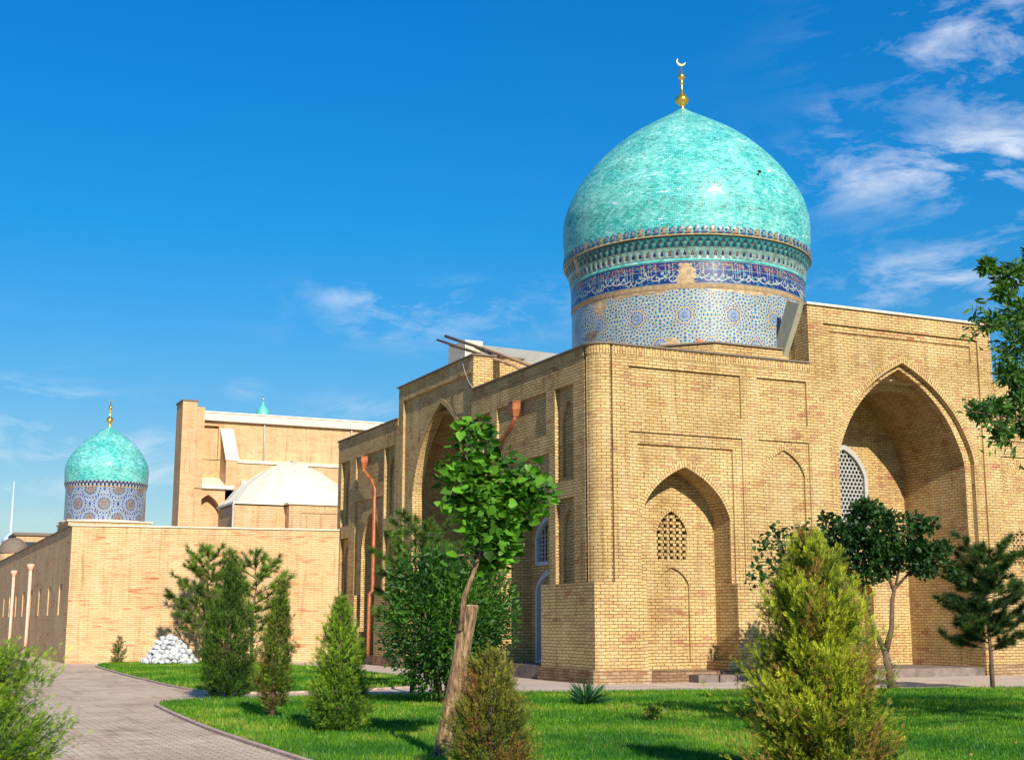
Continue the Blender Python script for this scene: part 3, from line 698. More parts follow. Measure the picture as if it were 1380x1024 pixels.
cellu = (np.arange(ncol) % 10 + .5) / 10 - .5
colour_lathe('stalactite_cornice', DC, lambda t, v: 3.985 + .19 * v ** 1.6 + .022 * np.cos(cellu * 2 * PI) * (-1 if v < .5 else 1) * math.sin(PI * ((v * 2) % 1 or 0)) , 12.9, 13.59, ncol, 26, img, drum)
mb = MB(); mb.lathe((*DC, 0), [(4.15, 13.58), (4.222, 13.60), (4.225, 13.625), (4.2, 13.64), (4.15, 13.64)], M['tan'], 160); mb.build('rim_moulding', drum)
prof = [(4.16, 13.62), (4.20, 14.1), (4.225, 14.5), (4.23, 14.95), (4.17, 15.35), (4.02, 15.8), (3.775, 16.28), (3.50, 16.7), (3.18, 17.1), (2.79, 17.52), (2.40, 17.88), (1.89, 18.28), (1.46, 18.56), (.94, 18.88), (.55, 19.11), (.25, 19.30), (.1, 19.40), (0, 19.41)]
def smooth_prof(p, n=4):
    out = []; P = [p[0]] + p + [p[-1]]
    for i in range(1, len(P) - 2):
        for k in range(n):
            t = k / n; q = []
            for a in (0, 1): q.append(.5 * (2 * P[i][a] + (P[i + 1][a] - P[i - 1][a]) * t + (2 * P[i - 1][a] - 5 * P[i][a] + 4 * P[i + 1][a] - P[i + 2][a]) * t * t + (3 * P[i][a] - P[i - 1][a] - 3 * P[i + 1][a] + P[i + 2][a]) * t ** 3))
            out.append((max(q[0], 0), q[1]))
    return out + [p[-1]]
mb = MB(); mb.lathe((*DC, 0), smooth_prof(prof, 3), M['turq'], 120); dome = mb.build('dome', mau)
trefoils(DC, 4.215, 13.67, .23, 104, dome, 'palmette_row')
mb = MB(); a = ang(1012) * 2 * PI; mb.lathe((DC[0] + 4.13 * math.cos(a + .05), DC[1] + 4.13 * math.sin(a + .05), 15.85), [(0, -.06), (.05, -.03), (.06, 0), (.05, .03), (0, .06)], M['dark'], 10); mb.build('vent_hole', dome)
finial(DC, 19.3, 1.0, dome)
mb = MB(); R = 4.5
octo = [(DC[0] + R * math.cos(math.radians(22.5 + 45 * k)), DC[1] + R * math.sin(math.radians(22.5 + 45 * k))) for k in range(8)]
mb.prism(octo, 9.2, 10.06, BR, M['roof']); 
octo2 = [(DC[0] + (R + .07) * math.cos(math.radians(22.5 + 45 * k)), DC[1] + (R + .07) * math.sin(math.radians(22.5 + 45 * k))) for k in range(8)]
mb.prism(octo2, 10.06, 10.11, M['coping']); mb.build('octagonal_base', mau)

# ---------------------------------------------------------------- wing with the small dome
wing = tag(empty('wing_building', (6.83, 57.57, 0)), 'low blank wall of pale streaky brick with a small turquoise dome behind its corner', 'building')
BN = M['brick_new']; C0 = Vector((6.83, 57.57)); C1 = Vector((17.72, 55.88)); wl = (C1 - C0).length; wd = (C1 - C0).normalized(); wn = Vector((-wd.y, wd.x))
def fW(s, z, d): q = C0 + wd * s + wn * d; return (q.x, q.y, z)
def fV(s, z, d): return (6.83 + d, s, z)
mb = MB()
relief(mb, fW, rect(0, wl, 0, 5.28), 0, BN)
relief(mb, fW, rect(0, wl, 5.28, 5.54), -.015, BN); strip(mb, fW, rect(0, wl, 5.28, 5.54), -.015, 0, BN, True)
mb.build('front_wall', wing)
mb = MB()
sl = [rec(rect(59.7 + 4.15 * k, 60.95 + 4.15 * k, 1.95, 3.25), .045) for k in range(13)]
relief(mb, fV, rect(57.57, 118, 0, 5.54), 0, BN, sl)
mb.face([(6.83, 118, 0), (17.7, 118, 0), (17.7, 118, 5.54), (6.83, 118, 5.54)], BN)
mb.face([(6.9, 57.9, 5.3), (17.7, 56.2, 5.3), (17.7, 118, 5.3), (6.9, 118, 5.3)], M['roof'])
mb.build('side_wall', wing)
mb = MB()
a = [fW(-.06, 5.54, -.07), fW(wl, 5.54, -.07), fW(wl, 5.54, .35), fW(-.06, 5.54, .35)]; mb.hull(a, [(p[0], p[1], 5.60) for p in a], M['coping_light'])
mb.box(6.77, 7.15, 57.95, 118, 5.54, 5.60, M['coping']); mb.build('coping', wing)
SD = PY(145, 700, 61.4); SC = (SD.x - .13, 61.4)
mb = MB(); b0 = 6.86; b1 = PY(203.5, 703, 59.3).x
mb.box(b0, b1, 59.3, 63.2, 5.3, 5.86, BN); mb.build('dome_base', wing)
mb = MB(); mb.box(b0 - .06, b1 + .06, 59.24, 63.26, 5.86, 5.92, M['coping_light'])
mb.lathe((SC[0], SC[1], 0), [(1.95, 5.92), (1.9, 5.99), (1.7, 5.99)], M['coping_light'], 64); mb.build('base_coping', wing)
img, U, Vv = girih(1.72, 5.95, 7.45, 900, 110, 9, 1)
sd = colour_lathe('drum', SC, lambda t, v: 1.72 + 0 * t, 5.95, 7.42, 900, 110, img, wing)
img = np.tile(WHT, (7, 640, 1)); cc = np.arange(640) // 5 % 2; img[1:5, cc == 0] = NAV; img[4:, cc == 1] = NAV; img[0] = YEL
colour_lathe('tile_rim', SC, lambda t, v: 1.73 + .07 * v, 7.42, 7.68, 640, 6, img, sd)
sp_ = [(r * 1.80 / 4.235, 7.66 + (z - 13.62) * 2.62 / 5.79) for r, z in prof]
mb = MB(); mb.lathe((*SC, 0), smooth_prof(sp_, 3), M['turq_s'], 96); sdm = mb.build('dome', wing)
finial(SC, 10.26, .66, sdm)
for y, zt in ((72.4, 4.35), (82.0, 4.35)):
    mb = MB(); mb.tube([(6.68, y, zt), (6.68, y, .5), (6.62, y, .25), (6.5, y, .1)], .085, M['pinkpipe'], 10); p = mb.build('drainpipe', wing)
    mb = MB(); mb.lathe((6.68, y, zt), [(.1, -.1), (.19, .08), (.19, .2), (0, .21)], M['pinkpipe'], 8); mb.build('hopper', p)

# ---------------------------------------------------------------- tall mosque wall behind
mos = tag(empty('mosque_building', (16.2, 84, 0)), 'tall pale brick mosque wall with white capped top and stout end pylon', 'building')
BFm = M['brick_far']
mb = MB(); mb.box(16.2, 17.10, 84, 86.0, 0, 15.35, BFm); mb.box(17.10, 17.66, 84.3, 86.3, 0, 15.1, BFm); mb.box(16.14, 17.14, 83.95, 86.05, 15.35, 15.45, M['coping']); mb.build('corner_pylon', mos)
def fM(s, z, d): return (s, 85.0 + d, z)
mb = MB()
relief(mb, fM, rect(17.66, 36, 11.95, 14.52), 1.2, BFm, [rec(rect(17.75, 19.0, 12.0, 14.2), .25)])
mb.face([(17.66, 86.2, 0), (36, 86.2, 0), (36, 86.2, 12), (17.66, 86.2, 12)], BFm)
relief(mb, fM, rect(19.7, 36, 0, 11.75), .2, BFm)
mb.face([(19.7, 85.2, 0), (19.7, 86.2, 0), (19.7, 86.2, 11.75), (19.7, 85.2, 11.75)], BFm)
relief(mb, fM, rect(17.12, 19.75, 0, 9.9), -.6, BFm, [rec(arch(18.1, .82, 5, 8.5, 9.55), .7)])
mb.build('wall', mos)
mb = MB(); mb.box(17.64, 36.1, 85.9, 87, 14.52, 15.02, M['coping_light']); mb.box(17.64, 36.1, 85.84, 87, 15.02, 15.1, M['sheet'])
mb.hull([(17.12, 84.32, 9.95), (19.7, 84.32, 9.95), (19.7, 84.32, 10.15), (17.12, 84.32, 10.15)], [(17.12, 86.2, 10.75), (19.7, 86.2, 10.75), (19.7, 86.2, 10.8), (17.12, 86.2, 10.8)], M['sheet'])
mb.hull([(19.7, 85.1, 11.75), (36, 85.1, 11.75), (36, 85.1, 11.85), (19.7, 85.1, 11.85)], [(19.7, 86.2, 12.0), (36, 86.2, 12.0), (36, 86.2, 12.1), (19.7, 86.2, 12.1)], M['sheet'])
mb.box(20.3, 36, 84.9, 85.25, 10.25, 10.6, M['sheet'])
mb.box(17.12, 22.6, 84.3, 84.5, 9.88, 9.94, M['coping']); mb.build('coping', mos)
mb = MB()
mb.hull([(19.15, 84.4, 8), (19.15, 84.4, 11.8), (19.15, 86.2, 13.95), (19.15, 86.2, 8)], [(19.85, 84.4, 8), (19.85, 84.4, 11.8), (19.85, 86.2, 13.95), (19.85, 86.2, 8)], BFm)
mb.hull([(19.1, 84.35, 11.8), (19.1, 84.35, 11.92), (19.1, 86.25, 14.12), (19.1, 86.25, 14.0)], [(19.95, 84.35, 11.8), (19.95, 84.35, 11.92), (19.95, 86.25, 14.12), (19.95, 86.25, 14.0)], M['sheet'])
mb.build('buttress', mos)
for x in (22.0, 28.0):
    mb = MB(); mb.tube([(x, 86.1, 14.5), (x, 86.1, 11.9)], .06, M['whitep'], 8); mb.build('drainpipe', mos)
dd_ = tag(empty('distant_dome', (22.7, 97, 0)), 'tiny green pointed dome top showing over the mosque wall', 'dome')
q = PY(354.5, 552, 97)
mb = MB(); mb.lathe((q.x, 97, 0), [(.5, 10), (.5, q.z - .3), (.4, q.z), (.2, q.z + .25), (.09, q.z + .4), (.07, q.z + .6), (0, q.z + .65)], M['green_sheet'], 20); mb.build('dome', dd_)
mb = MB(); mb.tube([(q.x, 97, q.z + .6), (q.x, 97, q.z + 1.0)], .04, M['gold'], 6); mb.build('finial', dd_)

# ---------------------------------------------------------------- white-roofed tomb between
tb = tag(empty('tomb_building', (16, 68, 0)), 'small brick building under a white faceted tent roof above the blank wall', 'building')
mb = MB(); mb.prism([(15.95, 68), (18.6, 68), (18.6, 67.3), (23.5, 67.3), (23.5, 76), (17.5, 76), (15.95, 71.5)], 0, 7.55, BFm)
mb.build('wall', tb)
def fT(s, z, d): return (s, 67.3 + d, z)
mb = MB(); relief(mb, fT, rect(18.6, 23.5, 4, 7.62), -.05, BFm, [rec(rect(19.3, 22.7, 4.3, 7.2), .1, [rec(arch(21.0, 1.35, 4.4, 5.9, 6.85), .35)])]); w_ = mb.build('window_bay', tb)
mb = MB(); fill(mb, fT, arch(21.0, 1.3, 4.4, 5.9, 6.8), .22, M['glass'])
for k in range(9): mb.box(19.8 + k * .3, 19.84 + k * .3, 67.42, 67.5, 4.4, 6.1 + .65 * (1 - abs(k - 4) / 4), M['bluep'])
mb.build('window_lattice', w_)
mb = MB(); mb.prism([(15.85, 67.9), (18.5, 67.9), (18.5, 67.15), (23.6, 67.15), (23.6, 76.1), (17.4, 76.1), (15.85, 71.6)], 7.62, 7.72, M['sheet'])
RC = (19.85, 71.6)
def facet(r0, z0, r1, z1, n=20):
    for k in range(n):
        t0 = 2 * PI * (k + .5) / n; t1 = 2 * PI * (k + 1.5) / n
        p = [(RC[0] + r * math.cos(t), RC[1] + r * math.sin(t), z) for r, z, t in ((r0, z0, t0), (r0, z0, t1), (r1, z1, t1), (r1, z1, t0))]
        mb.face(p[:3] if r1 < .01 else p, M['sheet']); mb.tube([p[0], p[3]], .018, M['sheet'], 4)
facet(3.95, 7.7, 3.45, 8.15); facet(3.45, 8.15, 3.0, 8.7); facet(3.0, 8.7, 2.4, 9.2); facet(2.4, 9.2, 1.6, 9.72); facet(1.6, 9.72, .8, 10.1); facet(.8, 10.1, 0, 10.38)
mb.build('tent_roof', tb)
mb = MB(); mb.tube([(15.85, 67.85, 7.6), (15.85, 67.85, 5)], .06, M['whitep'], 8); mb.build('drainpipe', tb)

# far left: house, sheds, broadcasting tower
hs = tag(empty('brick_house', (9, 128, 0)), 'far brick house with a curved gable behind the long shaded wall', 'house')
a = PY(22, 721, 128); b = PY(62, 724, 128)
mb = MB(); mb.box(a.x, b.x + 4, 128, 134, 0, a.z, M['brick_far']); mb.build('wall', hs)
mb = MB(); mb.box(a.x - .2, b.x + 4.2, 127.8, 134.2, a.z, a.z + .25, M['coping']); mb.build('coping', hs)
mb = MB(); c = PY(22, 745, 127); mb.prism([(c.x + 1.2 * math.cos(t) - .2, 127.5 + 1.2 * math.sin(t)) for t in np.linspace(0, 2 * PI, 17)[:-1]], 0, c.z, M['brick_far'])
mb.lathe((c.x - .2, 127.5, c.z), [(1.3, 0), (1.25, .5), (.95, 1.0), (.5, 1.3), (0, 1.4)], M['coping'], 20); mb.build('turret', hs)
mb = MB(); c = PY(42, 733, 127.9); mb.box(c.x - .5, c.x + .5, 127.9, 127.99, c.z - .7, c.z + .2, M['glass']); mb.build('window', hs)
h2 = tag(empty('white_house', (2, 140, 0)), 'low pale blue roofed house at the far left edge', 'house')
a = PY(-6, 738, 140); b = PY(21, 741, 140)
mb = MB(); mb.box(a.x, b.x, 140, 146, 0, a.z - .9, M['whitep']); mb.build('wall', h2)
mb = MB(); mb.hull([(a.x - .3, 139.6, a.z - .9), (b.x + .3, 139.6, a.z - .9), (b.x + .3, 142.8, a.z), (a.x - .3, 142.8, a.z)], [(a.x - .3, 146.4, a.z - 1.0), (b.x + .3, 146.4, a.z - 1.0), (b.x + .3, 143, a.z - .02), (a.x - .3, 143, a.z - .02)], M['bluep']); mb.build('roof', h2)
r_ = ray(9, 800); t_ = 3850 / math.hypot(r_[0], r_[1]); TX, TY = r_[0] * t_, r_[1] * t_
tv = tag(empty('broadcast_tower', (TX, TY, 0)), 'slender white broadcasting tower far away on the left horizon', 'tower')
mb = MB(); mb.lathe((TX, TY, 0), [(14, 0), (8, 90), (6.5, 190), (5.0, 240), (4.0, 300), (2.6, 335), (1.5, 375), (0, 378)], M['hazed_tower'], 12); mb.build('mast', tv)
mb = MB(); mb.lathe((TX, TY, 0), [(5, 196), (15, 205), (22, 212), (22, 222), (12, 232), (6, 238)], M['bluep'], 16); mb.build('pod', tv)
for k in range(3):
    t = 2 * PI * k / 3 + .4; mb = MB(); mb.tube([(TX + 60 * math.cos(t), TY + 60 * math.sin(t), 0), (TX + 5 * math.cos(t), TY + 5 * math.sin(t), 190)], 4, M['hazed_tower'], 8); mb.build('leg', tv)

# ---------------------------------------------------------------- ground
def ground_mat(name, stops, scale, bm=.01, rough=.95):
    m, nt, b = new_mat(name); tc = node(nt, 'ShaderNodeTexCoord').outputs['Object']
    f = tnoise(nt, tc, scale, 8, .65); nt.links.new(ramp(nt, f, stops), b.inputs['Base Color']); b.inputs['Roughness'].default_value = rough
    bump(nt, b, tnoise(nt, tc, scale * 14, 3), .6, bm); return m
M['earth'] = ground_mat('dry_earth', [(.3, (.20, .15, .10)), (.7, (.33, .26, .18))], .3)
M['plaza'] = ground_mat('worn_concrete', [(.25, (.34, .25, .20)), (.5, (.46, .36, .29)), (.75, (.56, .45, .37))], .8, .004)
M['turf'] = ground_mat('turf', [(.3, (.02, .085, .008)), (.5, (.035, .13, .012)), (.72, (.06, .17, .015))], .9, .03)
M['paver'] = brick('pink_grey_pavers', [(0, (.46, .31, .22)), (.3, (.72, .53, .40)), (.6, (.82, .65, .50)), (1, (.90, .77, .62))], (.36, .27, .22), bw=.24, rh=.12, ms=.013, stain=.25, bmp=.014)
M['kerb'] = plain('pink_kerb', (.42, .30, .24), .9, var=.25, scale=4)
def sheet(name, poly, z, m, kind='structure'):
    mb = MB(); loops = [[Vector((p[0], p[1], 0)) for p in poly]]
    for t in tessellate_polygon(loops): mb.face([(poly[i][0], poly[i][1], z) for i in t], m)
    o = mb.build(name); o['kind'] = kind; return o
sheet('ground', [(-5000, -200), (5000, -200), (5000, 6000), (-5000, 6000)], -.02, M['earth'])
sheet('plaza', [(-30, -8), (60, -8), (60, 125), (-30, 125)], 0, M['plaza'])
sheet('path', [(-12, 2), (4.7, 2), (4.75, 20.4), (5.3, 29.1), (14.8, 28.95), (14.8, 30.3), (8.5, 31.2), (6.9, 31.9), (7.0, 45), (7.4, 56.9), (6.5, 58.2), (6.2, 120), (-12, 120)], .006, M['paver'])
def rounded(poly, n=3):
    for _ in range(n):
        q = []
        for i in range(len(poly)):
            a = Vector(poly[i]); b = Vector(poly[(i + 1) % len(poly)]); q += [tuple(a.lerp(b, .2)), tuple(a.lerp(b, .8))]
        poly = q
    return poly
near = rounded([(4.78, 2), (4.80, 12), (4.74, 20.4), (4.95, 25), (5.25, 29.35), (9.9, 29.25), (15.5, 28.75), (20, 27.35), (26, 25.7), (40, 23.6), (40, 2)])
far = rounded([(7.62, 57.1), (7.1, 44), (6.95, 32.1), (9, 31.45), (13.3, 33.2), (14.6, 40), (14.2, 50), (14.0, 55.9)])
sheet('lawn', near, .03, M['turf']); sheet('lawn', far, .03, M['turf'])
# low kerb
mb = MB()
for P in (near, far):
    n = len(P)
    for i in range(n):
        a, b = Vector(P[i]), Vector(P[(i + 1) % n])
        d = (b - a)
        if d.length < 1e-4 or max(a.x, b.x) > 39.9 or min(a.y, b.y) < 2.2: continue
        d.normalize(); o = Vector((d.y, -d.x)); c = Vector((12, 20)) if P is near else Vector((11, 44))
        if o.dot(a - c) < 0: o = -o
        q = [a + o * .002, b + o * .002, b + o * .09, a + o * .09]
        mb.hull([(p.x, p.y, -.01) for p in q], [(p.x, p.y, .045) for p in q], M['kerb'])
mb.build('kerb')['kind'] = 'structure'

# ---------------------------------------------------------------- vegetation toolkit
def frames(D, roll):
    D = D / np.linalg.norm(D, axis=1, keepdims=True)
    up = np.where(np.abs(D[:, 2:3]) > .95, np.array([[1., 0, 0]]), np.array([[0, 0, 1.]]))
    a = np.cross(D, up); a /= np.linalg.norm(a, axis=1, keepdims=True); b = np.cross(D, a)
    c, s = np.cos(roll)[:, None], np.sin(roll)[:, None]
    x = a * c + b * s; y = -a * s + b * c
    return np.stack([x, y, D], 2)          # columns
def scatter(name, tv, tf, pos, dirs, scale, col, mat, parent, smooth=False, roll=None, colj=.0):
    n = len(pos); tv = np.array(tv, float); tf = np.array(tf)
    Rm = frames(np.asarray(dirs, float), rng.random(n) * 2 * PI if roll is None else roll)
    V = np.einsum('nij,kj->nki', Rm, tv) * np.asarray(scale).reshape(-1, 1, 1) + np.asarray(pos)[:, None, :]
    Fc = (tf[None] + (np.arange(n) * len(tv))[:, None, None]).reshape(-1, tf.shape[1])
    C = np.repeat(np.clip(col, 0, 1), len(tv), 0)
    return np_mesh(name, V.reshape(-1, 3), Fc, C, 'leaf', mat, parent, smooth)
def spray():       # flat feathery twig of scale foliage, 1 long, along +z in the xz plane
    v = [(-.025, 0, 0), (.025, 0, 0), (0, .02, 1.0)]; f = [(0, 1, 2)]
    for i, (h, l) in enumerate(((.12, .42), (.25, .5), (.4, .46), (.55, .38), (.7, .28), (.2, .4), (.35, .44), (.5, .38), (.66, .28))):
        s = 1 if i < 5 else -1; b = len(v); w = .028
        v += [(0, 0, h), (s * l * .42, .05 * (i % 3 - 1), h + l * .42 + w), (s * l * .62, .12 * (i % 3 - 1), h + l * .95)]
        v += [(s * l * .42, .03, h + l * .42 - w)]
        f += [(b, b + 3, b + 2), (b, b + 2, b + 1)]
    return v, f
def tuft(n=28, w=.02, cone=1.2):
    r = np.random.default_rng(3); v = []; f = []
    for k in range(n):
        t = r.random() * 2 * PI; p = r.random() ** .7 * cone; d = np.array([math.sin(p) * math.cos(t), math.sin(p) * math.sin(t), math.cos(p)]); o = np.array([0, 0, r.random() * .35])
        s = np.cross(d, r.normal(size=3)); s /= np.linalg.norm(s); b = len(v)
        v += [tuple(o - s * w), tuple(o + s * w), tuple(o + d * r.uniform(.7, 1))]; f.append((b, b + 1, b + 2))
    return v, f
def leaf(w=.3, fold=.12, bend=.15):       # pointed oval, length 1 along z
    v = [(0, 0, 0), (-w * .8, fold, .25), (-w, fold, .5), (-w * .55, fold * .4 - bend * .5, .78), (0, -bend, 1), (w * .55, fold * .4 - bend * .5, .78), (w, fold, .5), (w * .8, fold, .25), (0, 0, .5)]
    f = [(8, 0, 1), (8, 1, 2), (8, 2, 3), (8, 3, 4), (8, 4, 5), (8, 5, 6), (8, 6, 7), (8, 7, 0)]
    return v, f
def heart():
    h = [(0, 0, .08), (-.25, .03, -.06), (-.46, .07, .1), (-.50, .08, .34), (-.36, .02, .62), (-.15, -.08, .84), (0, -.16, 1.0)]
    v = h + [(-x, y + .02, z) for x, y, z in h[1:-1]][::-1] + [(0, -.05, .35), (0, -.1, .68)]
    n = 12; f = [((i), (i + 1) % n, 12 if (v[i][2] + v[(i + 1) % n][2]) / 2 < .5 else 13) for i in range(n)] + [(3, 4, 13), (12, 3, 13), (12, 13, 9), (9, 13, 8)]
    return v, f
SPR, LF, HT = spray(), leaf(), heart(); NLF = leaf(.17, .05, .1); TF = tuft(); TFW = tuft(22, .034, 1.15)
def clump(P, s, amp=1.0):
    return np.array([noise.noise(Vector(p) * s) for p in P]) * amp
def colours(n, P, base, tip, s=1.6, jit=.18):
    t = np.clip(.5 + .9 * clump(P, s) + rng.normal(0, .22, n), 0, 1)[:, None]
    c = np.array(base) * (1 - t) + np.array(tip) * t
    return c * (1 + rng.normal(0, jit, (n, 1)))
def conifer(name, loc, h, prof, n, size, base, tip, label, cat, group=None, trunk=.05, spread=.75, clear=.0, lean=(0, 0), rough=.22, brown=None):
    """prof: list of (share of height, radius)"""
    t = tag(empty(name, loc), label, cat, group); L = Vector(loc); prof = [(a_, b_ * .94) for a_, b_ in prof]
    hs = np.array([p[0] for p in prof]); rs = np.array([p[1] for p in prof])
    # pick heights in proportion to the surface there
    g = np.linspace(clear, 1, 200); w = np.interp(g, hs, rs) + .04; cdf = np.cumsum(w) / w.sum()
    hh = np.interp(rng.random(n), cdf, g); th = rng.random(n) * 2 * PI
    R = np.interp(hh, hs, rs)
    m = 7; ns = max(60, n // m); hh, th, R = hh[:ns], th[:ns], R[:ns]
    q = np.stack([np.cos(th) * 1.4, np.sin(th) * 1.4, hh * h * 2.2], 1)
    lump = 1 + rough * 1.6 * clump(q + L.x, 1.3) + rough * 1.1 * clump(q * 2.3, 1.2) + rng.normal(0, .05, ns)
    dep = rng.random(ns) ** .8                                      # how deep a shoot starts
    r0 = R * lump * (.42 + .40 * dep); out = R * lump * (.16 + .22 * rng.random(ns)) + size * rng.uniform(.2, 1.3, ns)
    S0 = np.stack([r0 * np.cos(th) + lean[0] * hh, r0 * np.sin(th) + lean[1] * hh, hh * h * .94], 1)
    DV = np.stack([np.cos(th) * spread, np.sin(th) * spread, .7 + .9 * hh], 1) + rng.normal(0, .28, (ns, 3)); DV /= np.linalg.norm(DV, axis=1, keepdims=True)
    f = np.tile(np.linspace(0, 1, m), ns); I = np.repeat(np.arange(ns), m)
    P = S0[I] + DV[I] * (f * out[I])[:, None] + rng.normal(0, size * .10, (len(I), 3)); P[:, 2] = np.maximum(P[:, 2], .02)
    D = DV[I] + rng.normal(0, .42, (len(I), 3)) * (1.15 - .7 * f)[:, None]
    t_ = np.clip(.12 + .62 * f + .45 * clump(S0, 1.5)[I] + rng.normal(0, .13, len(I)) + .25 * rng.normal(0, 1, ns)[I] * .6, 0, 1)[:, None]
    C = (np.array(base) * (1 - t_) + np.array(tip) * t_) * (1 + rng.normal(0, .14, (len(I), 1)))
    if brown is not None:
        mk = ((clump(S0 + 9, 2.6) + rng.normal(0, .14, ns)) > .24)[I]; C[mk] = np.array(brown) * (1 + rng.normal(0, .25, (mk.sum(), 1)))
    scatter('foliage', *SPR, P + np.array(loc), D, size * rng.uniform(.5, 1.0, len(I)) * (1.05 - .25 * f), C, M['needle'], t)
    mb = MB(); pts = [(L.x, L.y, L.z - .03), (L.x + lean[0] * .4, L.y + lean[1] * .4, L.z + h * .4), (L.x + lean[0] * .9, L.y + lean[1] * .9, L.z + h * .93)]
    mb.tube(pts, [trunk, trunk * .7, .012], M['bark'], 8)
    for k in range(26):
        z = h * (clear + .04 + (.9 - clear) * k / 26); a = k * 2.4; r = float(np.interp(z / h, hs, rs)) * .8
        mb.tube([(L.x + lean[0] * z / h, L.y + lean[1] * z / h, L.z + z), (L.x + lean[0] * z / h + r * math.cos(a), L.y + lean[1] * z / h + r * math.sin(a), L.z + z + r * .7)], [.014, .004], M['bark'], 4)
    mb.build('trunk', t); return t
def pine(name, loc, h, r, clear, nb, label, base=(.03, .085, .018), tip=(.09, .17, .03), tsz=.17, tf=TF, group=None, dens=1.0, seed=1):
    R = random.Random(seed); t = tag(empty(name, loc), label, 'pine tree', group); L = Vector(loc); mb = MB(); P = []; D = []
    tr = .012 * h + .02
    bend = [Vector((R.uniform(-.04, .04), R.uniform(-.04, .04), 0)) * h * k / 4 for k in range(5)]
    axis = [L + Vector((0, 0, h * k / 4 - .02)) + bend[k] * .5 for k in range(5)]
    def ax(f): i = min(3, int(f * 4)); return axis[i].lerp(axis[i + 1], f * 4 - i)
    mb.tube(axis, [tr, tr * .8, tr * .58, tr * .34, tr * .12], M['bark'], 10)
    def tufts(a, b, k0, n):
        d = (b - a).normalized()
        for k in range(n):
            f = k0 + (1 - k0) * (k + R.random()) / n; p = a.lerp(b, f)
            P.append(tuple(p)); D.append(tuple(d + Vector((R.gauss(0, .5), R.gauss(0, .5), R.gauss(.25, .4)))))
        P.append(tuple(b)); D.append(tuple(d + Vector((0, 0, .4))))
    for k in range(nb):
        f = clear + (.97 - clear) * ((k + R.random() * .6) / nb); a = k * 2.399 + R.random() * .5
        u = (f - clear) / (1 - clear); ln = r * (math.sin(PI * min(1, .22 + .78 * (1 - u) ** .9) * .62) * 1.02) * R.uniform(.72, 1.1)
        if u > .9: ln *= .7
        o = ax(f); e = R.uniform(.15, .5) + .5 * u; d = Vector((math.cos(a), math.sin(a), 0))
        m1 = o + d * ln * .55 + Vector((0, 0, ln * e * .35)); m2 = o + d * ln + Vector((0, 0, ln * e))
        mb.tube([o, m1, m2], [tr * .32, tr * .2, .008], M['bark'], 6)
        nn = max(2, int(ln * 9 * dens)); tufts(o.lerp(m1, .4), m1, .1, nn // 2); tufts(m1, m2, 0, nn)
        for s in range(int(3 + ln * 3)):
            q = o.lerp(m1, R.uniform(.4, 1)) if R.random() < .4 else m1.lerp(m2, R.random()); sd = d.cross(Vector((0, 0, 1))) * R.choice((-1, 1))
            e2 = q + (sd * R.uniform(.5, 1) + d * .6 + Vector((0, 0, R.uniform(.1, .7)))) * ln * .34
            mb.tube([q, e2], [.009, .005], M['bark'], 4); tufts(q, e2, .3, max(2, int(nn * .6)))
    tufts(ax(.9), axis[4] + Vector((0, 0, .05)), 0, 8)
    P = np.array(P); n = len(P); mb.build('trunk', t)
    scatter('needles', *tf, P, np.array(D), tsz * rng.uniform(.75, 1.2, n), colours(n, P, base, tip, .9), M['needle'], t)
    return t
def limbs(mb, base, spec, m=M['bark']):
    for pts, rad in spec: mb.tube([base + Vector(p) for p in pts], rad, m, 9)
def blob_pts(n, blobs, surf=.5):
    """points in a set of ellipsoids (cx,cy,cz,rx,ry,rz,weight), denser outside"""
    w = np.array([b[6] for b in blobs]); k = rng.choice(len(blobs), n, p=w / w.sum()); B = np.array([b[:6] for b in blobs])[k]
    d = rng.normal(size=(n, 3)); d /= np.linalg.norm(d, axis=1, keepdims=True); r = rng.random(n)[:, None] ** surf
    return B[:, :3] + d * r * B[:, 3:6], d

# ---- conifers
YG, DG = (.20, .27, .020), (.045, .10, .012)
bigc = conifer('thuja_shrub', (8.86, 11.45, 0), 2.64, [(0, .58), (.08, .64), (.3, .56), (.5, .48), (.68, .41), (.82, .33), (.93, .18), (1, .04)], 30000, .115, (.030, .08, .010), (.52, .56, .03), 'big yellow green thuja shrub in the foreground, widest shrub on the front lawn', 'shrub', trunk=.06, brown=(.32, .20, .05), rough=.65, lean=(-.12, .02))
conifer('juniper_shrub', (6.02, 13.5, 0), 1.36, [(0, .36), (.15, .43), (.45, .42), (.7, .35), (.88, .22), (1, .05)], 9000, .085, (.05, .075, .012), (.30, .30, .03), 'rusty olive juniper shrub right in front of the sawn leaning trunk', 'shrub', brown=(.26, .14, .04), rough=.4)
conifer('juniper_shrub', (.98, 14.95, 0), 1.45, [(0, .66), (.2, .80), (.45, .66), (.58, .50), (.72, .60), (.88, .40), (1, .06)], 13000, .10, (.040, .12, .012), (.36, .52, .03), 'bright juniper shrub cut by the left edge beside the paved path', 'shrub', spread=1.1, rough=.7)
conifer('cypress_shrub', (6.94, 29.6, 0), 3.05, [(0, .42), (.06, .56), (.3, .60), (.5, .50), (.62, .40), (.75, .28), (.9, .16), (1, .03)], 9000, .14, (.012, .045, .008), (.13, .23, .018), 'dark full cypress shrub standing at the path crossing', 'shrub', rough=.5)
conifer('cypress_shrub', (6.23, 23.25, 0), 2.45, [(0, .05), (.1, .20), (.25, .29), (.42, .27), (.6, .22), (.78, .15), (.9, .08), (1, .02)], 5000, .115, (.03, .07, .010), (.21, .29, .022), 'slim cypress with bare brown stem between two fuller shrubs', 'shrub', clear=.07, lean=(.12, 0), brown=(.16, .11, .03), rough=.35)
